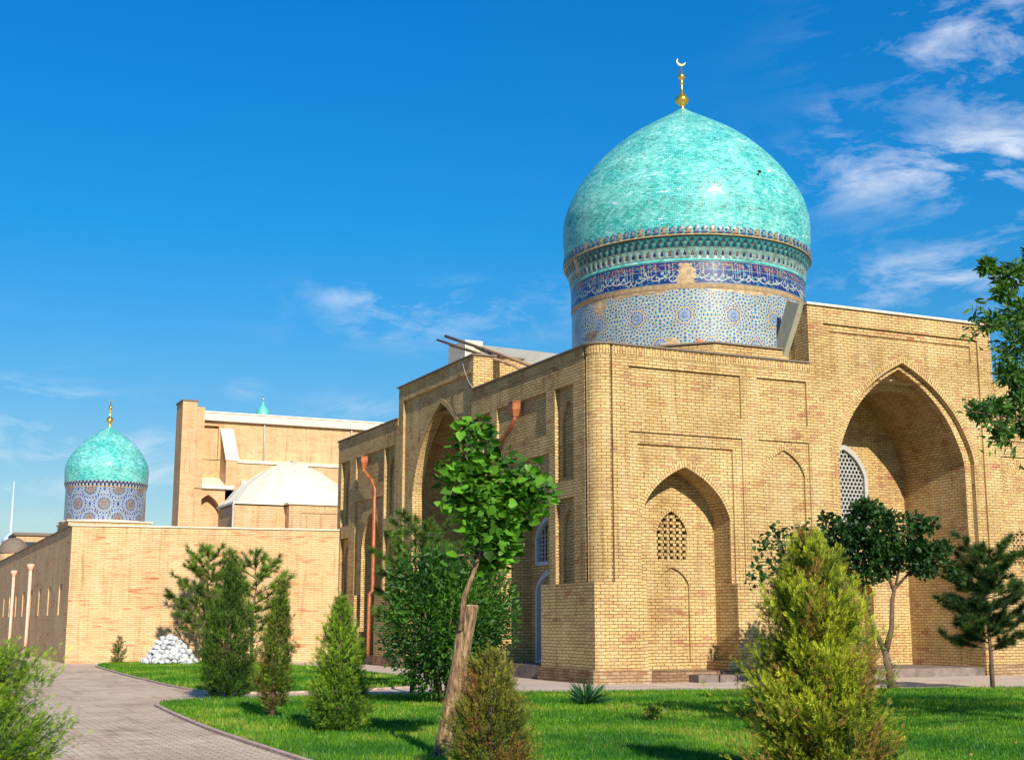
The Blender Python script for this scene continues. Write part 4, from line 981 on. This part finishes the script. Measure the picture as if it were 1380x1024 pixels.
conifer('thuja_shrub', (6.38, 19.95, 0), 2.08, [(0, .30), (.12, .42), (.35, .41), (.6, .29), (.8, .16), (.93, .08), (1, .02)], 8000, .12, (.03, .10, .012), (.30, .46, .03), 'feathery bright green thuja right of the slim cypress', 'shrub', spread=1.0, rough=.35)
conifer('cypress_shrub', (8.62, 55.6, 0), 1.12, [(0, .15), (.3, .25), (.6, .2), (1, .02)], 700, .14, (.05, .11, .015), (.15, .2, .02), 'tiny cypress alone against the pale blank wall', 'shrub')
conifer('juniper_shrub', (13.9, 17.9, 0), 2.55, [(0, .3), (.1, .6), (.4, .66), (.7, .45), (.9, .2), (1, .03)], 4000, .17, (.02, .07, .045), (.07, .16, .10), 'blue green juniper half hidden behind the big yellow green thuja', 'shrub', rough=.35)
# ---- pines
pine('pine_tree', (11.7, 54.2, 0), 4.5, 1.22, .22, 26, 'open young pine beside the heap of white stones', tsz=.29, tf=TFW, dens=.62, seed=4, base=(.05, .11, .015), tip=(.17, .25, .03))
pine('pine_tree', (9.98, 39.64, 0), 3.55, .95, .3, 22, 'young pine rising behind the dark full cypress', tsz=.23, tf=TFW, dens=.85, seed=9, base=(.05, .11, .015), tip=(.17, .25, .03))
pine('pine_tree', (24.95, 25.6, 0), 3.45, .98, .27, 34, 'dark dense pine on the lawn at the right edge', tsz=.21, tf=TFW, dens=1.7, seed=12, base=(.012, .045, .010), tip=(.05, .10, .015))
pine('pine_tree', (11.6, 30.6, 0), 4.1, 1.0, .35, 26, 'pine whose top shows above the dark leafy bush', tsz=.2, tf=TFW, dens=1.2, seed=15, base=(.04, .10, .015), tip=(.12, .20, .02))
# ---- leafy bush behind the leaning trunk
bush = tag(empty('privet_bush', (10.45, 25.7, 0)), 'dark rounded leafy bush behind the leaning trunk', 'bush')
P, D = blob_pts(13500, [(10.45, 25.7, 1.75, 1.2, 1.2, 1.25, 3), (10.15, 25.6, 1.5, 1.15, 1.1, 1.1, 2), (11.1, 25.9, 1.95, 1.0, 1.0, .95, 2), (10.3, 25.7, .8, .65, .65, .7, .8), (10.0, 25.8, 2.45, .75, .75, .7, .8), (11.5, 26, 1.6, .7, .7, .75, .7), (10.5, 25.8, 2.75, .5, .5, .45, .4)], .33)
scatter('foliage', *NLF, P, D + rng.normal(0, .6, D.shape) + [0, 0, .25], rng.uniform(.09, .16, len(P)), colours(len(P), P, (.010, .045, .008), (.07, .18, .018), 1.2), M['gleaf'], bush)
mb = MB()
for k in range(7):
    a = k * .9; mb.tube([(10.45 + .08 * math.cos(a), 25.7 + .08 * math.sin(a), 0), (10.45 + .35 * math.cos(a), 25.7 + .35 * math.sin(a), 1.0), (10.45 + .8 * math.cos(a), 25.7 + .8 * math.sin(a), 2.3)], [.04, .03, .01], M['bark'], 6)
mb.build('stem', bush)
sh = []
for k in range(16):
    a = rng.random() * 2 * PI; sh.append((10.6 + .9 * math.cos(a), 25.8 + .9 * math.sin(a), 2.3, 10.6 + 1.5 * math.cos(a), 25.8 + 1.5 * math.sin(a), 2.7 + rng.random() * .9))
P = np.array([[s[i] + (s[i + 3] - s[i]) * f for i in range(3)] for s in sh for f in np.linspace(.1, 1, 16)])
scatter('shoot_leaves', *NLF, P, rng.normal(0, .7, P.shape) + [0, 0, .5], rng.uniform(.09, .14, len(P)), colours(len(P), P, (.04, .12, .012), (.09, .2, .02)), M['gleaf'], bush)
# ---- leaning sawn trunk with catalpa sprout
cat = tag(empty('catalpa_tree', (6.31, 15.6, 0)), 'leaning sawn tree trunk sprouting a leafy crown of large heart shaped leaves', 'tree')
ux, uy = math.cos(HD), -math.sin(HD)                       # across the view
def cp(u, z, w=0): return Vector((6.31 + ux * u + math.sin(HD) * w, 15.6 + uy * u + math.cos(HD) * w, z))
m, nt, b = new_mat('furrowed_bark'); tc = node(nt, 'ShaderNodeTexCoord').outputs['Object']
mp = node(nt, 'ShaderNodeMapping'); mp.inputs['Scale'].default_value = (9, 9, 1.6); nt.links.new(tc, mp.inputs[0])
w1 = tnoise(nt, mp.outputs[0], 3.2, 6, .7); nt.links.new(ramp(nt, w1, [(.34, (.05, .028, .015)), (.5, (.26, .155, .08)), (.66, (.52, .36, .20))]), b.inputs['Base Color'])
b.inputs['Roughness'].default_value = .95; bump(nt, b, w1, 1.0, .05); M['furrow'] = m
mb = MB(); n = 22; rings = []
for i in range(n + 1):
    f = i / n; c = cp(-.02 + .36 * f + .012 * math.sin(f * 5), -.03 + 1.88 * f); r0 = .112 - .008 * f + .3 * max(0, .08 - f)
    ring = []
    for k in range(28):
        t = 2 * PI * k / 28; r = r0 * (1 + .10 * noise.noise(Vector((math.cos(t) * 3, math.sin(t) * 3, f * 3))) + .045 * math.sin(7 * t + 2 * math.sin(f * 6)))
        zz = .03 * noise.noise(Vector((math.cos(t) * 4, math.sin(t) * 4, 5))) if i == n else 0
        ring.append((c.x + r * math.cos(t), c.y + r * math.sin(t), c.z + zz))
    rings.append(ring)
for i in range(n):
    for k in range(28):
        j = (k + 1) % 28; mb.face([rings[i][k], rings[i][j], rings[i + 1][j], rings[i + 1][k]], M['furrow'], None, True)
mb.face(rings[-1], plain('sawn_wood', (.42, .29, .16), .9, var=.25, scale=20)); mb.build('trunk', cat)
mb = MB(); mb.tube([cp(.22, 1.55, -.1), cp(.26, 1.95, -.1), cp(.37, 2.25, -.08), cp(.46, 2.5, -.03), cp(.55, 3.1), cp(.5, 3.7), cp(.42, 4.2)], [.04, .036, .030, .026, .022, .016, .008], M['furrow'], 10)
for u, z, w, u2, z2 in ((.46, 2.5, .2, .1, 3.4), (.5, 2.7, -.2, 1.0, 3.5), (.55, 3.0, .1, 1.2, 3.5), (.5, 3.2, -.1, .2, 3.8), (.37, 2.3, -.15, .12, 2.45)):
    mb.tube([cp(u, z), cp((u + u2) / 2, (z + z2) / 2 + .1, w * .5), cp(u2, z2, w)], [.018, .013, .006], M['furrow'], 6)
mb.build('sprout_stem', cat)
P = []; D = []
def put(u, z, w, du, dz):
    P.append(tuple(cp(u, z, w))); D.append((du * ux, du * uy, dz))
for u, z, r, n in ((.38, 4.05, .20, 22), (.35, 3.75, .30, 30), (.25, 3.50, .34, 30), (.6, 3.5, .36, 44), (.95, 3.35, .36, 44), (1.12, 3.25, .26, 22), (.45, 3.2, .4, 52), (.8, 3.05, .36, 44), (.6, 2.8, .30, 36), (.72, 2.6, .24, 26), (.12, 3.15, .18, 10), (.62, 2.4, .2, 26), (.55, 2.65, .25, 44), (.5, 2.95, .3, 44), (.7, 2.85, .25, 30)):
    for k in range(int(n * 3.6)):
        a, b_ = rng.normal(0, .5, 2); w = rng.normal(0, .38); q = np.array([a, b_]); q = q / max(1, np.linalg.norm(q) / .95)
        put(u + q[0] * r, z + q[1] * r, w * r * 1.2, q[0] * 1.6 + rng.normal(0, .6), -.35 + rng.normal(0, .45))
for u, z in ((.08, 2.52), (.16, 2.42), (.02, 2.38), (.28, 2.5), (.22, 2.3), (.1, 2.25)): put(u, z, -.15, rng.normal(0, .6), -.7)
P = np.array(P); D = np.array(D); D[:, :2] += rng.normal(0, .45, (len(D), 2))
nrm = frames(D, np.zeros(len(D)))
scatter('foliage', *HT, P, D, rng.uniform(.055, .155, len(P)), colours(len(P), P, (.016, .065, .008), (.13, .33, .02), 3, .3), M['leaf'], cat, roll=rng.normal(0, .7, len(P)))
# ---- dark leafy tree in front of the portal
bt_ = Vector((22.66, 26.57, 0)); tr = tag(empty('mulberry_tree', bt_), 'dark leafed tree with forked thin trunk standing before the big portal', 'tree')
def vp(u, z, w=0): return Vector((22.66 + ux * u + math.sin(HD) * w, 26.57 + uy * u + math.cos(HD) * w, z))
mb = MB()
mb.tube([vp(0, -.05), vp(-.06, .45), vp(-.14, .95)], [.13, .10, .085], M['bark'], 12)
mb.tube([vp(-.14, .9), vp(-.35, 1.5, .1), vp(-.45, 2.1, .2), vp(-.7, 3.2, .2)], [.075, .055, .045, .02], M['bark'], 8)
mb.tube([vp(-.13, .93), vp(.05, 1.5), vp(.1, 2.2), vp(.2, 2.55)], [.085, .065, .05, .045], M['bark'], 8)
mb.tube([vp(.2, 2.5), vp(.65, 2.95), vp(1.25, 3.3)], [.04, .03, .012], M['bark'], 8); mb.tube([vp(.15, 2.4), vp(-.05, 3.0), vp(-.2, 4.1)], [.04, .03, .012], M['bark'], 8); mb.tube([vp(.18, 2.45), vp(.35, 3.1), vp(.3, 4.0)], [.035, .025, .01], M['bark'], 8)
mb.tube([vp(-.45, 2.1, .2), vp(-1.1, 2.8), vp(-1.7, 3.1)], [.035, .025, .012], M['bark'], 8)
mb.build('trunk', tr)
bl = [(*vp(-.3, 3.7), .75, .75, .62, 3), (*vp(-1.1, 3.45, .1), .85, .8, .62, 3), (*vp(.35, 3.45), .8, .7, .5, 2.4), (*vp(1.05, 3.35), .55, .5, .38, 1.3), (*vp(1.45, 3.5), .3, .3, .24, .5), (*vp(-.5, 2.95), .85, .7, .5, 2.2), (*vp(.2, 4.1), .35, .35, .35, .6), (*vp(-.35, 4.35), .5, .45, .35, 1), (*vp(-.9, 4.0), .5, .45, .35, 1), (*vp(.9, 2.95), .55, .4, .22, .6), (*vp(1.5, 3.05), .35, .3, .2, .35)]
bl = [b_[:3] + (b_[3] * .8, b_[4] * .8, b_[5] * .8, b_[6]) for b_ in bl] + [(*vp(rng.uniform(-1.5, 1.75), 0, rng.uniform(-.5, .5))[:2], rng.uniform(2.7, 4.5), .24, .24, .2, .28) for _ in range(46)]
bl = [b_ for b_ in bl if not (b_[6] == .28 and abs(b_[2] - 3.4) > 1.15 - .28 * abs((b_[0] - 22.2)) )]
P, D = blob_pts(6300, bl, .55)
scatter('foliage', *LF, P, D + rng.normal(0, .8, D.shape), rng.uniform(.09, .17, len(P)), colours(len(P), P, (.010, .038, .010), (.03, .085, .015), 1.5), M['gleaf'], tr)
# ---- sapling behind the big thuja
q = G(1062, 1000); q = PY(1062, 900, 16.0); so_ = Vector((q.x, 16.0, 0)); st_ = tag(empty('sapling_tree', so_), 'young sapling with sparse dark leaves peeping out left behind the big thuja', 'tree')
mb = MB(); P = []; D = []
def sp2(px, py): v = PY(px, py, 16.0); return v
mb.tube([so_, so_ + Vector((0, 0, 1.2)), sp2(1060, 790), sp2(1048, 730), sp2(1044, 715)], [.03, .025, .02, .012, .006], M['bark'], 7)
rs_ = random.Random(3)
for px, py in ((1046, 716), (1035, 728), (1052, 735), (1028, 738), (1040, 752), (1022, 765), (1032, 775), (1020, 782), (1056, 722), (1070, 715), (1048, 765), (1084, 712), (1100, 722), (1110, 740)):
    c = sp2(px, py); o = sp2(1060, min(800, py + 35)); mb.tube([o, o.lerp(c, .6) + Vector((0, 0, .03)), c], [.01, .007, .003], M['bark'], 5)
    for k in range(20): P.append(tuple(c + Vector((rs_.gauss(0, .075), rs_.gauss(0, .09), rs_.gauss(0, .06))))); D.append((rs_.gauss(0, .8), rs_.gauss(0, .8), rs_.gauss(-.1, .5)))
mb.build('trunk', st_); P = np.array(P); D = np.array(D)
scatter('foliage', *LF, P, D, rng.uniform(.06, .12, len(P)), colours(len(P), P, (.010, .045, .010), (.05, .13, .016), 3), M['gleaf'], st_)
# ---- overhanging tree at the right, its trunk just outside the picture
og = Vector((17.3, 13.1, 0)); ot = tag(empty('elm_tree', og), 'leafy tree reaching its branches in from the right edge against the sky', 'tree')
mb = MB(); P = []; D = []
mb.tube([og + Vector((0, 0, -.05)), og + Vector((-.1, .1, 1.5)), og + Vector((-.2, 0, 3.2)), og + Vector((-.1, .1, 5)), og + Vector((.1, 0, 7))], [.2, .16, .13, .09, .03], M['bark'], 12)
rr = random.Random(5)
def bough(tip_px, tip_py, z0, Yt, n):
    q = PY(tip_px, tip_py, Yt); o = og + Vector((-.15, .05, z0)); mid = o.lerp(q, .5) + Vector((0, 0, .25))
    mb.tube([o, o.lerp(mid, .6) + Vector((0, 0, .1)), mid, q], [.05, .035, .025, .006], M['bark'], 7)
    for k in range(n):
        f = rr.uniform(.05, 1); c = o.lerp(mid, f * 2) if f < .5 else mid.lerp(q, f * 2 - 1); e = c + Vector((rr.gauss(0, .2), rr.gauss(0, .2), rr.gauss(-.02, .19))) * (1.15 - .55 * f)
        mb.tube([c, e], [.008, .003], M['bark'], 4)
        for s in range(17):
            p = c.lerp(e, .1 + .9 * s / 16) + Vector((rr.gauss(0, .05), rr.gauss(0, .05), rr.gauss(0, .05))); P.append(tuple(p)); D.append(tuple((e - c).normalized() * .6 + Vector((rr.gauss(0, .6), rr.gauss(0, .6), rr.gauss(-.3, .5)))))
for a in ((1335, 360, 5.2, 12.6, 34), (1308, 432, 4.8, 12.4, 30), (1345, 480, 4.6, 12.5, 34), (1340, 415, 5.0, 12.9, 34), (1300, 553, 3.6, 12.3, 34), (1342, 592, 3.4, 12.4, 22), (1355, 515, 4.2, 12.6, 26), (1330, 565, 3.5, 12.7, 24), (1390, 640, 3.0, 12.5, 14), (1378, 770, 2.4, 12.4, 6), (1430, 380, 5.4, 12.6, 40), (1450, 480, 4.6, 13, 34), (1480, 300, 6.2, 13, 40), (1560, 350, 5.9, 13, 40), (1620, 420, 5.2, 13, 40), (1560, 560, 4, 13.4, 30)): bough(*a)
for k in range(14):
    a = k * .7; q = og + Vector((1.9 * math.cos(a) + .4, 1.9 * math.sin(a), 4.2 + 2.2 * rr.random())); o = og + Vector((-.1, 0, 3.2 + 2 * rr.random()))
    if math.cos(a) < -.5: continue
    mb.tube([o, o.lerp(q, .5) + Vector((0, 0, .2)), q], [.04, .025, .008], M['bark'], 6)
    for s in range(190):
        p = o.lerp(q, rr.uniform(.35, 1.05)) + Vector((rr.gauss(0, .33), rr.gauss(0, .33), rr.gauss(0, .3))); P.append(tuple(p)); D.append((rr.gauss(0, .7), rr.gauss(0, .7), rr.gauss(-.2, .5)))
mb.build('trunk', ot); P = np.array(P); D = np.array(D)
P2, D2 = blob_pts(9000, [(18.2, 12.9, 5.3, 2.1, 2.0, 1.7, 3), (19.8, 13.2, 4.6, 1.5, 1.6, 1.3, 1), (17.6, 13.4, 6.8, 1.4, 1.4, 1.2, 1)], .45)
eb = [(*PY(px, py, 12.55), r, r, r * .8, r) for px, py, r in ((1362, 372, .20), (1385, 420, .26), (1352, 395, .12), (1372, 462, .22), (1340, 432, .12), (1390, 505, .26), (1362, 505, .17), (1375, 545, .20), (1340, 548, .13), (1318, 552, .09), (1392, 575, .2), (1352, 585, .10), (1330, 360, .08), (1410, 350, .25), (1420, 480, .35), (1395, 340, .12))]
P3_, D3_ = blob_pts(3900, eb, .45)
P = np.concatenate([P, P2, P3_]); D = np.concatenate([D, D2 + rng.normal(0, .6, D2.shape), D3_ + rng.normal(0, .6, D3_.shape)])
scatter('foliage', *NLF, P, D, rng.uniform(.08, .135, len(P)), colours(len(P), P, (.02, .06, .012), (.08, .18, .022), 2), M['gleaf'], ot)
# ---- yucca, sprig
yu = tag(empty('yucca_plant', (12.8, 24.05, .03)), 'spiky yucca rosette on the lawn before the corner', 'plant')
bl_v = [(-.045, 0, 0), (.045, 0, 0), (.04, .02, .5), (-.04, .02, .5), (0, -.06, 1)]; bl_f = [(0, 1, 2), (0, 2, 3), (3, 2, 4)]
n = 110; th = rng.random(n) * 2 * PI; el = rng.uniform(.05, 1.3, n); D = np.stack([np.cos(th) * np.cos(el), np.sin(th) * np.cos(el), np.sin(el)], 1); P = np.tile([12.8, 24.05, .06], (n, 1)) + D * .03
scatter('leaves', bl_v, bl_f, P, D, rng.uniform(.4, .58, n), np.array([[.03, .09, .035]]) * rng.uniform(.6, 1.7, (n, 1)), M['gleaf'], yu)
mb = MB(); mb.tube([(12.8, 24.05, .02), (12.8, 24.05, .12)], [.06, .03], M['bark'], 8); mb.build('stem', yu)
sg = tag(empty('seedling_plant', (11.67, 19.6, .03)), 'small reddish seedling alone in the middle of the lawn', 'plant')
P, D = blob_pts(170, [(11.67, 19.6, .16, .14, .12, .13, 1)], .6)
scatter('leaves', *LF, P, D + rng.normal(0, .6, D.shape), rng.uniform(.04, .07, 170), colours(170, P, (.09, .06, .02), (.12, .17, .02)), M['leaf'], sg)
mb = MB(); mb.tube([(11.67, 19.6, .02), (11.66, 19.6, .2)], [.008, .004], M['bark'], 5); mb.build('stem', sg)

# ---------------------------------------------------------------- grass blades
def inside_poly(P, poly):
    x, y = P[:, 0], P[:, 1]; r = np.zeros(len(P), bool); n = len(poly)
    for i in range(n):
        x0, y0 = poly[i]; x1, y1 = poly[(i + 1) % n]
        if abs(y1 - y0) < 1e-9: continue
        c = ((y0 > y) != (y1 > y)) & (x < (x1 - x0) * (y - y0) / (y1 - y0) + x0); r ^= c
    return r
def grass(poly, box, n, hgt, wid):
    P = np.stack([rng.uniform(box[0], box[1], n), rng.uniform(box[2], box[3], n)], 1); P = P[inside_poly(P, poly)]
    a = np.arctan2(P[:, 0], P[:, 1]) - HD; P = P[(np.abs(a) < .42)]; n = len(P)
    Z = np.full((n, 1), .03); P3 = np.concatenate([P, Z], 1)
    D = np.stack([rng.normal(0, .35, n), rng.normal(0, .35, n), np.ones(n)], 1)
    v = [(-wid, 0, 0), (wid, 0, 0), (0, .25, 1)]
    q = np.array([noise.noise(Vector((p[0] * .5, p[1] * .5, 1))) + .5 * noise.noise(Vector((p[0] * 2, p[1] * 2, 4))) for p in P])
    t = np.clip(.45 + .9 * q + rng.normal(0, .2, n), 0, 1)[:, None]
    C = np.array([.030, .14, .006]) * (1 - t) + np.array([.17, .33, .012]) * t
    y = (q > .30) & (rng.random(n) < .45); C[y] = (.30, .30, .05)
    return P3, D, C, v
for poly, box, n, h, w in ((near, (4.6, 26, 10.5, 20), 210000, .055, .10), (near, (4.6, 34, 20, 30), 150000, .065, .15), (far, (6.8, 15, 31, 58), 70000, .08, .2)):
    P3, D, C, v = grass(poly, box, n, h, w)
    o = scatter('grass', v, [(0, 1, 2)], P3, D, h * rng.uniform(.6, 1.4, len(P3)), C, M['leaf'], None); o['kind'] = 'stuff'

n = 260; P = np.stack([rng.uniform(4.9, 20, n), rng.uniform(11, 28, n), np.full(n, .075)], 1); D = np.stack([rng.normal(0, 1, n), rng.normal(0, 1, n), rng.normal(0, .15, n)], 1)
o = scatter('fallen_leaves', *LF, P, D, rng.uniform(.03, .07, n), np.array([[.30, .20, .06]]) * rng.uniform(.4, 1.3, (n, 1)), M['leaf'], None, roll=rng.normal(0, .4, n)); o['kind'] = 'stuff'
# ---------------------------------------------------------------- heap of white stones
import bmesh
vars_ = []
for s in range(6):
    bm = bmesh.new(); bmesh.ops.create_icosphere(bm, subdivisions=2, radius=1)
    for v in bm.verts:
        d = v.co.normalized(); k = 1 + .42 * noise.noise(d * 1.7 + Vector((s * 7, 0, 0))) + .07 * noise.noise(d * 4 + Vector((s, 3, 1)))
        v.co = Vector((d.x * k, d.y * k * .95, d.z * k * .86))
    me = bpy.data.meshes.new('stone'); bm.to_mesh(me); bm.free(); me.materials.append(M['whitestone']); vars_.append(me)
R = random.Random(2); z = .15
for nx, ny in ((8, 4), (7, 3), (6, 3), (5, 2), (4, 2), (3, 1)):
    for i in range(nx):
        for j in range(ny):
            o = bpy.data.objects.new('stone', R.choice(vars_)); COL.objects.link(o)
            o.location = (10.28 + (i - (nx - 1) / 2) * .245 + R.uniform(-.03, .03), 53.6 - .12 * i + (j - (ny - 1) / 2) * .24 + .5 + R.uniform(-.03, .03), z + R.uniform(-.02, .02))
            o.rotation_euler = (R.uniform(-.5, .5), R.uniform(-.5, .5), R.uniform(0, 6.28)); s = R.uniform(.10, .185); o.scale = (s * R.uniform(.8, 1.2), s, s * R.uniform(.75, 1.1))
            tag(o, 'white limewashed stone in the heap below the blank wall', 'stone', 'white stones heaped by the wall')
    z += .175

# ---------------------------------------------------------------- sun, sky, clouds
Ld = Vector((.095, 1, -.57)).normalized(); el = math.asin(-Ld.z)
sun = bpy.data.lights.new('sun', 'SUN'); sun.energy = 5.0; sun.angle = math.radians(.53); sun.color = (1, .90, .74)
so = bpy.data.objects.new('sun', sun); COL.objects.link(so); so.rotation_euler = Ld.to_track_quat('-Z', 'Y').to_euler(); so.location = (0, -20, 30)
w = bpy.data.worlds.new('World'); sc.world = w; w.use_nodes = True; nt = w.node_tree; bg = nt.nodes['Background']
sky = node(nt, 'ShaderNodeTexSky', sky_type='NISHITA'); sky.sun_disc = False; sky.sun_elevation = el; sky.sun_rotation = math.atan2(-Ld.x, -Ld.y); sky.air_density = 1.0; sky.dust_density = .4; sky.ozone_density = 2.2
tc = node(nt, 'ShaderNodeTexCoord').outputs['Generated']; sx_ = node(nt, 'ShaderNodeSeparateXYZ'); nt.links.new(tc, sx_.inputs[0])
skyt = ramp(nt, sx_.outputs[2], [(0, (.80, .72, .74)), (.12, (.62, .80, .88)), (.28, (.18, .98, 1.22)), (.5, (.06, 1.10, 1.52)), (1, (.3, 1.0, 1.3))])
hsv = node(nt, 'ShaderNodeHueSaturation'); hsv.inputs['Saturation'].default_value = 1.3; nt.links.new(sky.outputs[0], hsv.inputs['Color']); skyc = mix(nt, 1.0, hsv.outputs[0], skyt, 'MULTIPLY')
tc = node(nt, 'ShaderNodeTexCoord').outputs['Generated']
mp = node(nt, 'ShaderNodeMapping'); mp.inputs['Scale'].default_value = (1, 1, 2.6); nt.links.new(tc, mp.inputs[0])
wn_ = node(nt, 'ShaderNodeTexNoise'); wn_.inputs['Scale'].default_value = 3; wn_.inputs['Detail'].default_value = 3; nt.links.new(mp.outputs[0], wn_.inputs['Vector'])
wv = node(nt, 'ShaderNodeVectorMath', operation='SCALE'); wv.inputs['Scale'].default_value = .22; nt.links.new(wn_.outputs['Color'], wv.inputs[0])
wa = node(nt, 'ShaderNodeVectorMath', operation='ADD'); nt.links.new(mp.outputs[0], wa.inputs[0]); nt.links.new(wv.outputs[0], wa.inputs[1])
cn = tnoise(nt, wa.outputs[0], 13, 10, .64)
total = None
def dirv(px, py): return Vector(ray(px, py)).normalized()
for px, py, sx, sy, amp in ((1310, 30, .085, .035, 1.0), (1390, 90, .05, .045, .85), (1200, 225, .075, .022, 1.2), (1340, 215, .07, .016, 1.1), (1260, 110, .05, .02, .35), (1290, 362, .07, .016, 1.0), (1130, 175, .022, .02, .8), (1170, 395, .08, .02, .5), (510, 402, .055, .010, .9), (560, 440, .075, .016, .75), (690, 410, .06, .02, .55), (60, 620, .09, .04, .85), (200, 612, .05, .025, .8), (490, 552, .035, .012, .8), (40, 528, .045, .006, .7), (330, 525, .012, .008, .6), (-150, 560, .1, .05, .9), (1600, 200, .15, .08, .9), (2000, 300, .3, .1, .8)):
    d = dirv(px, py); rt = Vector((math.cos(math.atan2(d.x, d.y)), -math.sin(math.atan2(d.x, d.y)), 0)); upv = rt.cross(d)
    acc = None
    for ax_, s in ((rt, sx), (upv, sy), (d, None)):
        dp = node(nt, 'ShaderNodeVectorMath', operation='DOT_PRODUCT'); nt.links.new(tc, dp.inputs[0]); dp.inputs[1].default_value = ax_
        if s is None: front = node(nt, 'ShaderNodeMath', operation='GREATER_THAN'); front.inputs[1].default_value = 0; nt.links.new(dp.outputs['Value'], front.inputs[0]); continue
        q = node(nt, 'ShaderNodeMath', operation='DIVIDE'); nt.links.new(dp.outputs['Value'], q.inputs[0]); q.inputs[1].default_value = s
        q2 = node(nt, 'ShaderNodeMath', operation='POWER'); nt.links.new(q.outputs[0], q2.inputs[0]); q2.inputs[1].default_value = 2
        if acc is None: acc = q2.outputs[0]
        else:
            a_ = node(nt, 'ShaderNodeMath', operation='ADD'); nt.links.new(acc, a_.inputs[0]); nt.links.new(q2.outputs[0], a_.inputs[1]); acc = a_.outputs[0]
    ng = node(nt, 'ShaderNodeMath', operation='MULTIPLY'); nt.links.new(acc, ng.inputs[0]); ng.inputs[1].default_value = -1
    ex = node(nt, 'ShaderNodeMath', operation='EXPONENT'); nt.links.new(ng.outputs[0], ex.inputs[0])
    am = node(nt, 'ShaderNodeMath', operation='MULTIPLY'); nt.links.new(ex.outputs[0], am.inputs[0]); am.inputs[1].default_value = amp
    am2 = node(nt, 'ShaderNodeMath', operation='MULTIPLY'); nt.links.new(am.outputs[0], am2.inputs[0]); nt.links.new(front.outputs[0], am2.inputs[1])
    if total is None: total = am2.outputs[0]
    else:
        a_ = node(nt, 'ShaderNodeMath', operation='ADD'); nt.links.new(total, a_.inputs[0]); nt.links.new(am2.outputs[0], a_.inputs[1]); total = a_.outputs[0]
cr = ramp(nt, cn, [(.47, (0, 0, 0)), (1.0, (1, 1, 1))])
cm = node(nt, 'ShaderNodeMath', operation='MULTIPLY', use_clamp=True); nt.links.new(total, cm.inputs[0]); nt.links.new(cr, cm.inputs[1])
SKY_S = .078
fin = mix(nt, cm.outputs[0], skyc, (8.5, 8.9, 9.6)); nt.links.new(fin, bg.inputs[0]); bg.inputs[1].default_value = SKY_S

# ---------------------------------------------------------------- camera
cd = bpy.data.cameras.new('camera'); co = bpy.data.objects.new('camera', cd); COL.objects.link(co)
cd.sensor_width = 36; cd.lens = F / 1380 * 36; co.location = (0, 0, EYE); co.rotation_euler = (PI / 2 + TH, 0, -HD)
cd.clip_start = .1; cd.clip_end = 9000; sc.camera = co
sc.render.resolution_x = 1024; sc.render.resolution_y = 759
vs = sc.view_settings; vs.view_transform = 'Standard'; vs.look = 'None'; vs.exposure = .52; vs.gamma = 1; vs.use_curve_mapping = False
sc.render.engine = 'CYCLES'
